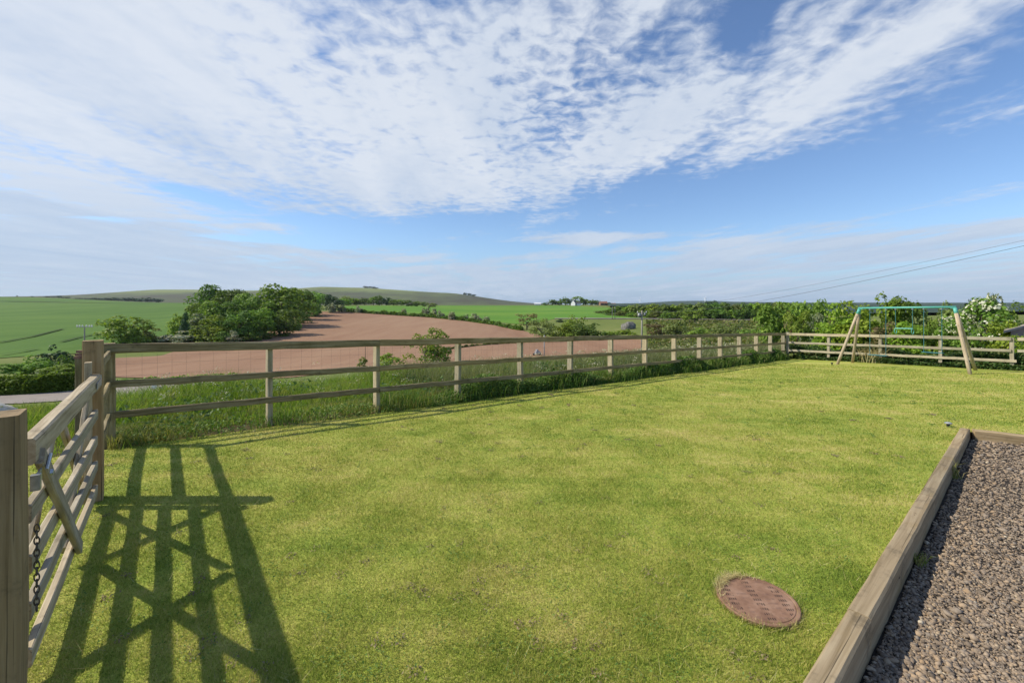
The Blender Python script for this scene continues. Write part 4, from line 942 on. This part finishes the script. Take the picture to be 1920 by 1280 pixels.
# trees behind the green field crest
for i, (px, top, wp, lm) in enumerate([(600, 550, 40, L_mid), (650, 556, 34, L_olive), (668, 559, 26, L_yellow), (684, 559, 22, L_dark), (700, 557, 20, L_mid), (712, 554, 16, L_dark), (724, 558, 16, L_conifer), (738, 561, 18, L_mid), (752, 562, 20, L_mid), (766, 563, 18, L_dark), (780, 565, 16, L_mid), (795, 566, 20, L_olive), (645, 560, 26, L_mid), (812, 568, 16, L_olive)]):
    T('broadleaf_tree', px, 573.5, top, wp, 'round', lm, ['olive tree in the row behind the green field crest', 'tree in the row behind the green field crest, under the hill'][i % 2 if lm is L_olive else 1], 'tree', 'row of trees behind the green field crest', nleaf=700, leaf=.10, Yv=430 if px < 650 else 480)
# hedge between ploughed field and green field: white hawthorns and dark growth
for i, (px, b, t, wp) in enumerate([(673, 587, 574, 13), (757, 591, 578, 10), (799, 594, 575, 15), (813, 595, 579, 12), (826, 597, 583, 14), (847, 600, 584, 13), (873, 601, 589, 11), (888, 603, 588, 14), (898, 605, 592, 10), (912, 607, 593, 13)]):
    T('hawthorn_bush', px, b, t, wp, 'bush', L_grey, 'pale blossoming hawthorn in the hedge along the top of the ploughed field', 'bush', 'hawthorns in the hedge above the ploughed field', nleaf=500, leaf=.12, blossom=L_dull, cover=.5)
def hedge(name, line, hpx, depthm, lm, label, n, leaf, extra=.0, wob=.35):
    """one hedge along a surveyed line of (px, py) base points"""
    pp = [cast(px, py) if len(q) == 0 else q[0] for px, py, *q in line]; L = [0]
    for a, b in zip(pp, pp[1:]): L.append(L[-1] + (b - a).length)
    t = rng.random(n) * L[-1]; xs = np.interp(t, L, [p.x for p in pp]); ys = np.interp(t, L, [p.y for p in pp]); zs = np.interp(t, L, [p.z for p in pp])
    hgt = hpx / F * ys * (1 + wob * np.sin(t / L[-1] * 57) * np.sin(t / L[-1] * 23 + 1) + wob * .5 * np.sin(t / L[-1] * 141)); a = rng.uniform(0, 2 * np.pi, n); q = rng.random(n) ** .4
    dx_ = np.cos(a) * q * depthm / 2; zz = np.abs(np.sin(a)) * q * hgt
    V_, F_ = quads(xs + dx_ * .6, ys + dx_ * .8, zs + zz, leaf * rng.uniform(.6, 1.4, n), .6)
    return tag(new_obj(name, np_mesh(name, V_, F_), lm), label, 'hedge')
hedge('hedge', [(640, 584.5), (720, 590), (800, 595), (880, 603), (930, 610), (980, 620)], 6.5, 3.0, L_dark, 'dark field hedge running along the top edge of the ploughed field', 6500, 1.1)
hedge('hedge', [(828, 657), (870, 651.5), (920, 646.5), (1000, 641.5), (1060, 640)], 4, 1.6, L_dark, 'low dark hedge line crossing the red soil right of the young tree', 1500, .5)
hedge('roadside_hedge', [(-60, 742), (30, 738), (90, 736), (142, 733)], 34, 1.8, L_mid, 'clipped green hedge along the far side of the lane at the left', 16000, .13, wob=.1)
hedge('roadside_hedge', [(222, 723), (280, 718), (360, 714), (440, 710)], 9, 1.0, L_mid, 'low scrubby hedge on the far side of the lane between the fence rails', 2500, .16)
# lone trees and bushes by the lane
T('field_tree', 232, 646, 593, 84, 'bush', L_yellow, 'lone rounded yellow-green tree on the crop edge above the tall gate post', 'tree', nleaf=2600, leaf=.055)
T('field_bush', 277, 645, 611, 44, 'bush', L_olive, 'lower olive bush joined to the right side of the lone rounded tree', 'bush', nleaf=1600, leaf=.07)
T('dark_bush', 106, 684, 649, 46, 'bush', L_conifer, 'dark rounded bush left of the tall gate post', 'bush', Yv=55, nleaf=1800, leaf=.07)
T('dark_bush', 136, 690, 665, 36, 'bush', L_dark, 'low dark bush half hidden behind the tall gate post', 'bush', Yv=52)
T('roadside_bush', 62, 700, 667, 60, 'bush', L_mid, 'mid green bush above the roadside hedge at the left', 'bush', Yv=48, nleaf=2000, leaf=.06)
T('roadside_bush', 20, 705, 682, 66, 'bush', L_mid, 'low scrub bush above the roadside hedge at the far left edge', 'bush', Yv=46, nleaf=1600)
T('roadside_bush', 112, 702, 684, 54, 'bush', L_yellow, 'low pale bush behind the right end of the roadside hedge', 'bush', Yv=44)
# young trees just below the bank
T('young_tree', 797, 692, 616, 80, 'loose', L_yellow, 'open young tree with pale stems showing through the fence left of the middle', 'tree', nleaf=1500, leaf=.042)
T('young_tree', 822, 692, 640, 46, 'bush', L_mid, 'denser green bush at the right foot of the open young tree', 'bush', nleaf=1400, leaf=.07)
T('low_shrub', 679, 690, 669, 18, 'bush', L_mid, 'small round green shrub on the soil left of the third fence post', 'bush')
T('low_shrub', 732, 694, 664, 52, 'bush', L_bright, 'feathery bright shrub just right of the third fence post', 'bush')
# middle distance right of centre
T('bare_tree', 988, 618, 588, 44, 'loose', L_red, 'bare pinkish-grey tree where the hedge meets the fence line', 'tree', nleaf=900, leaf=.06)
T('olive_tree', 1016, 640, 597, 48, 'loose', L_olive, 'olive tree standing at the right corner of the ploughed field', 'tree', nleaf=1700, leaf=.05)
T('willow_bush', 1079, 632, 592, 52, 'bush', L_yellow, 'yellow-green willow bush right of the ploughed field corner', 'bush', nleaf=2400, leaf=.05)
T('willow_bush', 1052, 632, 608, 52, 'bush', L_yellow, 'lower yellow-green bush left of the willow bush', 'bush')
T('dark_bush', 1100, 634, 606, 56, 'bush', L_dark, 'dark low bush in the shade side of the willow bush', 'bush')
T('dark_bush', 1050, 604, 597.5, 18, 'bush', L_conifer, 'small dark bush by the pale track above the willow bush', 'bush', nleaf=400, leaf=.12)
T('scrub_bush', 1234, 630, 608, 46, 'loose', L_red, 'reddish scrub bush right of the tall utility pole', 'bush', nleaf=1000)
T('scrub_bush', 1270, 632, 604, 44, 'bush', L_olive, 'olive scrub bush right of the reddish scrub', 'bush')
T('scrub_bush', 1366, 632, 607, 50, 'bush', L_olive, 'low olive bush in the rough ground below the far wood', 'bush')
T('scrub_bush', 1415, 632, 612, 54, 'bush', L_mid, 'low green bush near the far end of the long fence', 'bush')
T('scrub_bush', 1318, 634, 615, 60, 'bush', L_yellow, 'low yellow-green bush between the olive bushes', 'bush')
for i, (px, b, t, wp) in enumerate([(1110, 632, 622, 26), (1142, 630, 620, 30), (1170, 626, 617, 30), (1190, 633, 623, 26), (1215, 640, 628, 22)]):
    T('gorse_clump', px, b, t, wp, 'bush', L_bright, 'low bright green clump on the rough ground round the rocky mound', 'bush', 'green clumps round the rocky mound', nleaf=500, leaf=.12)
# far wood on the right
FW = 'trees of the far wood on the right'
rd = random.Random(3)
i = 0
px = 1128
while px < 1500:
    tp = np.interp(px, [1128, 1150, 1180, 1230, 1300, 1330, 1380, 1440, 1500], [583, 575, 571, 570.5, 569, 568, 569, 568, 566]) + rd.uniform(-1.2, 1.8)
    bs = np.interp(px, [1128, 1180, 1240, 1300, 1500], [589, 594, 597.5, 598, 600])
    lm = rd.choice([L_mid, L_mid, L_dark, L_dark, L_olive, L_bright])
    T('broadleaf_tree', px, bs - 1.5, tp, rd.uniform(26, 36), 'round', lm, 'bushy green tree in the back row of the far wood on the right', 'tree', FW, nleaf=900, leaf=.095)
    T('broadleaf_tree', px + 7, bs + .5, tp + rd.uniform(8, 13), rd.uniform(24, 32), 'bush', rd.choice([L_mid, L_dark, L_dark, L_olive]), 'low leafy tree along the near edge of the far wood on the right', 'tree', FW, nleaf=800, leaf=.10)
    px += rd.uniform(13, 19)
T('broadleaf_tree', 1303, 607, 577, 42, 'loose', L_yellow, 'yellow-green tree standing out in front of the far wood', 'tree', nleaf=1500, leaf=.07)
T('broadleaf_tree', 1332, 580, 564, 24, 'round', L_conifer, 'small dark clump rising behind the far wood under the wind turbine', 'tree', nleaf=600, leaf=.1, Yv=420)
# close growth behind the back fence
HB = 'shrubs behind the back fence'
for a in [
 (1452, 640, 569, 56, 'round', L_mid, 'green round tree left of the far fence corner', 40),
 (1482, 650, 590, 44, 'bush', L_red, 'reddish-brown bush behind the far fence corner', 38),
 (1520, 650, 566, 58, 'round', L_mid, 'green round-topped tree right of the far fence corner', 36),
 (1496, 672, 585, 42, 'loose', L_yellow, 'slender young tree growing at the far fence corner', 21.5),
 (1528, 665, 590, 54, 'bush', L_grey, 'grey-green bush behind the fence, right of the corner tree', 27),
 (1566, 668, 572, 78, 'bush', L_bright, 'bright green shrub left of the swing legs', 25),
 (1608, 668, 567, 88, 'bush', L_bright, 'tall bright green shrub behind the left swing legs', 24),
 (1650, 668, 556, 80, 'bush', L_bright, 'tallest bright green shrub, rising above the swing crossbar', 24.5),
 (1690, 668, 560, 62, 'bush', L_mid, 'green shrub behind the middle of the crossbar', 24),
 (1658, 668, 606, 60, 'bush', L_red, 'brownish shrub low behind the left swing ropes', 21.5),
 (1722, 668, 570, 70, 'bush', L_mid, 'leafy shrub behind the right swing', 24),
 (1765, 668, 572, 70, 'bush', L_olive, 'olive shrub behind the right end of the crossbar', 24),
 (1700, 668, 606, 76, 'bush', L_bright, 'low bright shrub in the middle behind the fence', 20.5),
 (1745, 668, 602, 60, 'bush', L_yellow, 'low yellow-green shrub left of the white hawthorn', 20),
 (1790, 668, 598, 66, 'bush', L_mid, 'low green shrub under the right swing legs', 20),
 (1905, 668, 572, 78, 'bush', L_mid, 'green tree at the right edge behind the outbuilding roof', 27),
 (1880, 668, 604, 60, 'bush', L_bright, 'low bright shrub right of the white hawthorn', 19.5),
 (1918, 668, 622, 56, 'bush', L_bright, 'low bright shrub in front of the outbuilding wall at the right edge', 17.6),
]:
    px, b, t, wp, shp, lm, lab, Yv = a
    T('broadleaf_tree' if shp == 'round' else 'shrub', px, b, t, wp, shp, lm, lab, 'tree' if 'tree' in lab else 'shrub', HB, Yv=Yv, nleaf=3200 if Yv < 30 else 2000, leaf=.052 if Yv < 30 else .07)
T('hawthorn_bush', 1838, 668, 562, 112, 'bush', L_mid, 'white-flowering hawthorn behind the fence right of the swing', 'shrub', HB, Yv=21, nleaf=3600, leaf=.05, blossom=L_blossom, cover=.42)
# leaning flowering spray of the hawthorn top
T('hawthorn_bush', 1850, 620, 554, 34, 'loose', L_grey, 'tall pale spray of blossom rising above the white hawthorn', 'shrub', HB, Yv=21.2, nleaf=420, leaf=.09, blossom=L_blossom, cover=.6)
T('broadleaf_tree', 1821, 600, 564, 22, 'round', L_conifer, 'small dark tree on the skyline left of the white hawthorn', 'tree', Yv=90, nleaf=500, leaf=.1)
# dry tan tuft behind the back fence
n = 700; c = FB + bd * on_line(1637, FB, bd)[1] + bn * .32; x = c.x + rng.normal(0, .24, n); y = c.y + rng.normal(0, .2, n)
me = blades('dry_clump', x, y, lawn_z(x, y), rng.uniform(.5, .85, n), .022, rng.uniform(.2, .75, n), M_straw, 2)
tag(new_obj('dry_clump', me, M_straw), 'tan clump of dry grass behind the back fence near the left swing', 'grass clump')

# low leafy ground cover on the slope right of the long fence
x, y, rr = polar(60000, 24, 240, 12, 38); px_ = CX + F * x / y; z = np.maximum(terr_z(x, y), np.where((np.abs(x) < 40) & (y < 40), verge_z(x, y), -99)); py_ = HY - (z - CZ) / y * F
ok = (px_ > 1215) & (py_ > 600); x, y, z, rr = x[ok], y[ok], z[ok], rr[ok]
V_, F_ = quads(x, y, z + rng.random(len(x)) * .35, .012 * rr * rng.uniform(.6, 1.4, len(x)), 1.2)
L_rough = leafmat('rough_growth', [(.07, .11, .025), (.12, .165, .04), (.17, .19, .06), (.20, .17, .09)], .3, .0)
tag(new_obj('rough_growth', np_mesh('rough_growth', V_, F_), L_rough), 'rough weedy growth covering the slope beyond the far fence', 'ground cover', kind='stuff')

# ------------------------------------------------------------------ things in the country
def upole(name, px, base, top, rad, label, arm=None, m=M_util, Yv=None):
    p = cast(px, base) if Yv is None else Vector(((px - CX) / F * Yv, Yv, float(terr_z((px - CX) / F * Yv, Yv)))); zt = CZ + (HY - top) / F * p.y
    o = thing(name, p, label, 'pole')
    k = MB(); k.tube([(p.x, p.y, p.z - .5), (p.x, p.y, (p.z + zt) / 2), (p.x, p.y, zt)], [rad * 1.1, rad, rad * .8], 8); k.build('pole', m, o, True)
    return o, p, zt
o, p, zt = upole('utility_pole', 1203.5, 664, 582, .17, 'tall grey utility pole with a transformer beyond the middle of the long fence')
k = MB(); k.tube([(p.x - .55, p.y - .1, zt - 1.25), (p.x - .55, p.y - .1, zt - .55)], .28, 10); k.tube([(p.x + .55, p.y, zt - 1.0), (p.x + .55, p.y, zt - .5)], .2, 8); k.build('transformer', M_grey, o, True)
k = MB(); k.box((p.x, p.y, zt - .45), (1.9, .12, .12)); k.build('crossarm', M_util, o)
k = MB()
for s in (-.85, 0, .85): k.tube([(p.x + s, p.y, zt - .39), (p.x + s, p.y, zt - .12)], [.07, .05], 6)
k.build('insulators', M_white, o); POLE_TOP = Vector((p.x, p.y, zt))
o, p, zt = upole('utility_pole', 158.5, 668, 612, .11, 'thin pole with white insulators in the crop behind the tall gate post')
k = MB(); k.box((p.x, p.y, zt - .1), (3.2, .1, .1)); k.build('crossarm', M_util, o)
k = MB()
for s in (-1.5, -1.0, -.4, .4, 1.0, 1.5): k.tube([(p.x + s, p.y, zt - .05), (p.x + s, p.y, zt + .32)], [.12, .09], 6)
k.build('insulators', M_white, o)
upole('marker_post', 1020.5, 676, 628, .10, 'thin pale grey post standing on the red soil behind the middle of the long fence', m=M_grey)
upole('twin_pole', 1148, 597, 575, .16, 'left pole of a pair at the foot of the farm hill', Yv=255); upole('twin_pole', 1153, 597, 575, .16, 'right pole of a pair at the foot of the farm hill', Yv=255)
upole('dead_sapling', 685, 684, 648, .05, 'thin dead stem standing on the soil left of the third fence post', m=M_dark); upole('dead_sapling', 701, 686, 650, .07, 'thicker dead stem close to the left of the third fence post', m=M_dark)
# overhead lines
E = P(2200, 400, 12)
for nm, dz_, lab, rd_ in (('power_line', 0.0, 'lower black overhead wire sweeping up to the right above the swing', .007), ('power_line', 1.0, 'upper fainter overhead wire running just above the other to the right', .004)):
    A_ = POLE_TOP + Vector((.85 if dz_ == 0 else -.85, 0, -.1 + dz_)); B_ = E + Vector((0, 0, .05 + .12 * dz_)); ps = []
    for i in range(41):
        t = i / 40; q = A_.lerp(B_, t); q.z -= 1.1 * 4 * t * (1 - t) * (1.0 if dz_ == 0 else .95); ps.append(q)
    k = MB(); k.tube(ps, [rd_ + .010 * (1 - i / 40) for i in range(41)], 4, False); tag(k.build(nm, M_line, None, True), lab, 'wire', 'overhead wires')

def house(name, px, base, wpx, hpx, dpx, rotz, wallm, roofm, label, Yv, chimneys=0, windows=0, pitch=.9, cat='house'):
    p = Vector(((px - CX) / F * Yv, Yv, CZ - (base - HY) / F * Yv)); s = Yv / F; w, h, d = wpx * s, hpx * s, dpx * s
    o = thing(name, p, label, cat); o.rotation_euler.z = rotz
    def child(nm, V, Fc, m, par=o):
        c = bpy.data.objects.new(nm, py_mesh(nm, V, Fc)); c.data.materials.append(m); COL.objects.link(c); c.parent = par; return c
    rh = d * .5 * pitch; x, y = w / 2, d / 2
    child('wall', [(-x, -y, -2), (x, -y, -2), (x, y, -2), (-x, y, -2), (-x, -y, h), (x, -y, h), (x, y, h), (-x, y, h), (-x, 0, h + rh), (x, 0, h + rh)],
          [(0, 1, 5, 4), (2, 3, 7, 6), (1, 2, 6, 9, 5), (3, 0, 4, 8, 7)], wallm)
    e = d * .05; g = .12; t = .25
    V = [(-x - e, -y - e, h - e * pitch + g), (x + e, -y - e, h - e * pitch + g), (x + e, 0, h + rh + g), (-x - e, 0, h + rh + g), (x + e, y + e, h - e * pitch + g), (-x - e, y + e, h - e * pitch + g)]
    V += [(a, b, c + t) for a, b, c in V]
    rf = child('roof', V, [(0, 3, 2, 1), (3, 5, 4, 2), (6, 7, 8, 9), (9, 8, 10, 11), (0, 1, 7, 6), (4, 5, 11, 10), (1, 2, 8, 7), (2, 4, 10, 8), (3, 0, 6, 9), (5, 3, 9, 11)], roofm)
    for c in range(chimneys):
        k = MB(); k.box((x * (.8 if c else -.8), 0, h + rh + .5), (d * .16, d * .16, 2.2)); ch = bpy.data.objects.new('chimney', py_mesh('chimney', k.V, k.F)); ch.data.materials.append(wallm); COL.objects.link(ch); ch.parent = rf
    for i in range(windows):
        k = MB(); k.box((-x + (i + .5) * w / windows, -y, h * .55), (w / windows * .35, .12, h * .4)); c = bpy.data.objects.new('window', py_mesh('window', k.V, k.F)); c.data.materials.append(M_glass); COL.objects.link(c); c.parent = o
    return o
house('farmhouse', 1076, 571.8, 10, 4.2, 8, R(62), M_white, M_slate, 'white gabled farmhouse among trees on the skyline', 640, 2, 2, 1.3)
house('farmhouse', 1085, 571.8, 7, 3.2, 5, R(5), M_white, M_slate, 'low white wing to the right of the gabled farmhouse', 640, 0, 2, 1.0)
house('barn', 1131, 572.3, 14, 3.8, 8, R(10), M_brick, M_red, 'brown stone barn with a reddish roof right of the farmhouse', 680, 0, 2, .8, 'barn')
house('cottage', 1150, 573.2, 8, 2.2, 6, R(5), M_white, M_red, 'small pale cottage at the right end of the farm', 690, 1, 2, .8)
house('shed', 1008, 571.6, 12, 2.0, 8, R(-5), M_tin, M_tin, 'long low pale shed at the left end of the farm', 760, 0, 0, .45, 'shed')
for i, (px, t, wp, lm) in enumerate([(1022, 567, 12, L_dark), (1036, 562, 20, L_dark), (1048, 564, 18, L_dark), (1060, 557.5, 19, L_dark), (1070, 561, 14, L_conifer), (1085, 556, 24, L_mid), (1098, 561, 20, L_mid), (1110, 562, 18, L_dark), (1120, 563, 14, L_dark), (1140, 567, 14, L_conifer), (1157, 569, 8, L_conifer)]):
    T('broadleaf_tree', px, 572, t, wp, 'round', lm, 'rounded tree among the buildings of the skyline farm', 'tree', 'trees round the skyline farm', Yv=690 if px not in (1060, 1110) else 660, nleaf=500, leaf=.12)
# small far clumps along skylines
for i, (px, b, t, wp) in enumerate([(685, 541, 536.5, 9), (693, 541, 537, 9), (700, 542, 537.5, 8), (706, 543, 539, 7)]):
    T('pine_tree', px, b, t, wp, 'round', L_conifer, 'dark tree in the clump on top of the far hill', 'tree', 'clump of trees on the far hilltop', Yv=2790, nleaf=250, leaf=.2)
for i, (px, b, t, wp) in enumerate([(872, 553, 549, 8), (880, 554, 550, 8), (888, 555.5, 552, 8)]):
    T('pine_tree', px, b, t, wp, 'round', L_conifer, 'dark tree in the clump on the right shoulder of the far hill', 'tree', 'clump of trees on the hill shoulder', Yv=2560, nleaf=250, leaf=.2)
for i, px in enumerate(range(150, 300, 13)):
    T('pine_tree', px, 564 + (px - 150) * .012, 557.5 + (px % 5) * .4 + abs(px - 225) * .015, 19, 'round', L_conifer, 'dark tree in the plantation strip below the far left hill', 'tree', 'plantation strip below the far hill', Yv=1250, nleaf=300, leaf=.2)
for i, (px, t, wp) in enumerate([(60, 555, 5), (88, 555.5, 9), (101, 556, 9), (111, 554.5, 6), (119, 556.5, 9), (128, 556.5, 7), (32, 554, 2.5)]):
    T('pine_tree', px, 559.5, t, wp, 'round', L_conifer, 'tiny dark tree on the skyline of the left crop field', 'tree', 'trees on the left skyline', Yv=1160, nleaf=250, leaf=.2)
def turbine(px, hub, base, r_, Yv, a0, label):
    s = Yv / F; p = Vector(((px - CX) * s, Yv, CZ - (base - HY) * s)); zh = CZ - (hub - HY) * s; o = thing('wind_turbine', p, label, 'wind turbine', 'wind turbines on the right skyline')
    k = MB(); k.tube([tuple(p), (p.x, p.y, zh)], [2.6, 1.5], 10); k.build('tower', M_white_metal, o, True)
    k = MB(); k.tube([(p.x, p.y + 4, zh), (p.x, p.y - 4, zh)], [1.6, 1.4], 8); k.build('nacelle', M_white_metal, o, True)
    for b in range(3):
        a = a0 + b * 2.094; d = Vector((math.sin(a), 0, math.cos(a))); c = Vector((p.x, p.y - 4.5, zh)); k = MB(); k.tube([c, c + d * r_ * s * .25, c + d * r_ * s], [.9, 1.5, .4], 6); k.build('blade', M_white_metal, o, True)
turbine(1322, 558.5, 570, 4.2, 2600, .35, 'larger white wind turbine above the middle of the far wood')
turbine(1200, 562, 572, 6.0, 3600, .05, 'fainter white wind turbine above the tall utility pole')
p = cast(1179, 617); rock('rock_mound', (p.x, p.y, p.z + .6), 13 / F * p.y, 2.4, 12 / F * p.y, flat('dark_grey_rock', (.17, .165, .15), .95, .1, 0, .5, 1.2), 'grey rocky mound on the green slope left of the tall utility pole', 'mound', 3, .3)

# small trailer standing at the field edge
p = cast(1008, 666); s = p.y / F
o = thing('farm_trailer', p, 'small grey farm trailer with dark wheels beside the pale post on the soil', 'trailer')
k = MB(); k.box((p.x, p.y, p.z + 5 * s), (9 * s, 1.4, 4.5 * s), .2); k.box((p.x - 1 * s, p.y, p.z + 9 * s), (3.5 * s, 1.0, 3.5 * s), .2); k.build('body', M_grey, o)
for sx in (-7, 4):
    k = MB(); c = Vector((p.x + sx * s, p.y - .8, p.z + 2.6 * s)); k.tube([c, c + Vector((0, .25, 0))], 2.4 * s, 12); k.build('wheel', M_black, o, True)
# board and marker beside the lane
p = cast(307, 735); s = p.y / F
o = thing('road_sign', p, 'small grey board seen from behind on two dark legs beside the lane', 'sign')
k = MB(); k.box((p.x, p.y, p.z + 6.5 * s), (12 * s, .04, 6.5 * s)); k.build('board', M_grey, o)
for sx in (-6.2, 6.2):
    k = MB(); k.box((p.x + sx * s, p.y, p.z + 4.5 * s), (.05, .05, 10 * s)); k.build('leg', M_black, o)
p = cast(289, 729); s = p.y / F
k = MB(); k.box((p.x, p.y, p.z + 3 * s), (7 * s, .12, 6 * s), .4); k.box((p.x, p.y, p.z + 6.6 * s), (5.5 * s, .10, 1.6 * s), .4)
tag(k.build('marker_stone', M_white, None), 'small white marker stone beside the lane left of the grey board', 'marker')
# old stone wall and low outbuilding behind the back hedge
p = P(1768, 625, 26); k = MB()
for i in range(9): k.box((p.x - 1.1 + i * .28, p.y, CZ - (609 - HY) / F * 26 - .75 + random.uniform(-.03, .03)), (.27, .4, 1.5))
tag(k.build('stone_wall', M_stone, None), 'stub of pale stone wall showing through the hedge under the crossbar', 'wall')
q = P(1925, 640, 18.5); zt_ = CZ - (607 - HY) / F * 18.5
o = thing('outbuilding', (q.x, q.y, -1.2), 'low outbuilding with a sloping grey-brown roof at the right edge behind the fence', 'shed')
k = MB(); k.merge([(q.x - .5, q.y + .15, -2), (q.x + 2.4, q.y + .15, -2), (q.x + 3.9, q.y + 1.5, -2), (q.x + 1, q.y + 1.5, -2), (q.x - .5, q.y + .15, zt_ - .32), (q.x + 2.4, q.y + .15, zt_ + .40), (q.x + 3.9, q.y + 1.5, zt_ + .40), (q.x + 1, q.y + 1.5, zt_ - .32)], [(0, 1, 5, 4), (1, 2, 6, 5), (2, 3, 7, 6), (3, 0, 4, 7)]); k.build('wall', flat('pinkish_wall', (.32, .25, .22), .9, .1, 0, .15, 2), o)
k = MB(); V = [(q.x - 1.0, q.y, zt_ - .40), (q.x + 2.4, q.y, zt_ + .45), (q.x + 4.4, q.y + 1.67, zt_ + .45), (q.x + 1.0, q.y + 1.67, zt_ - .40)]
k.merge(V + [(a, b, c + .1) for a, b, c in V], [(0, 3, 2, 1), (4, 5, 6, 7), (0, 1, 5, 4), (1, 2, 6, 5), (2, 3, 7, 6), (3, 0, 4, 7)]); k.build('roof', M_shed, o)

# ------------------------------------------------------------------ air
HAZE = 4.5e-5
hm_ = bpy.data.materials.new('air'); hm_.use_nodes = True; ht = hm_.node_tree; ht.nodes.clear()
ho = ht.nodes.new('ShaderNodeOutputMaterial'); pv = ht.nodes.new('ShaderNodeVolumePrincipled')
pv.inputs['Color'].default_value = (.72, .82, .95, 1); pv.inputs['Density'].default_value = HAZE; pv.inputs['Anisotropy'].default_value = .2
ht.links.new(pv.outputs[0], ho.inputs['Volume'])
k = MB(); k.box((0, 0, 45), (15400, 15400, 270)); tag(k.build('haze', hm_), 'thin pale air softening the far hills', 'haze', kind='stuff')
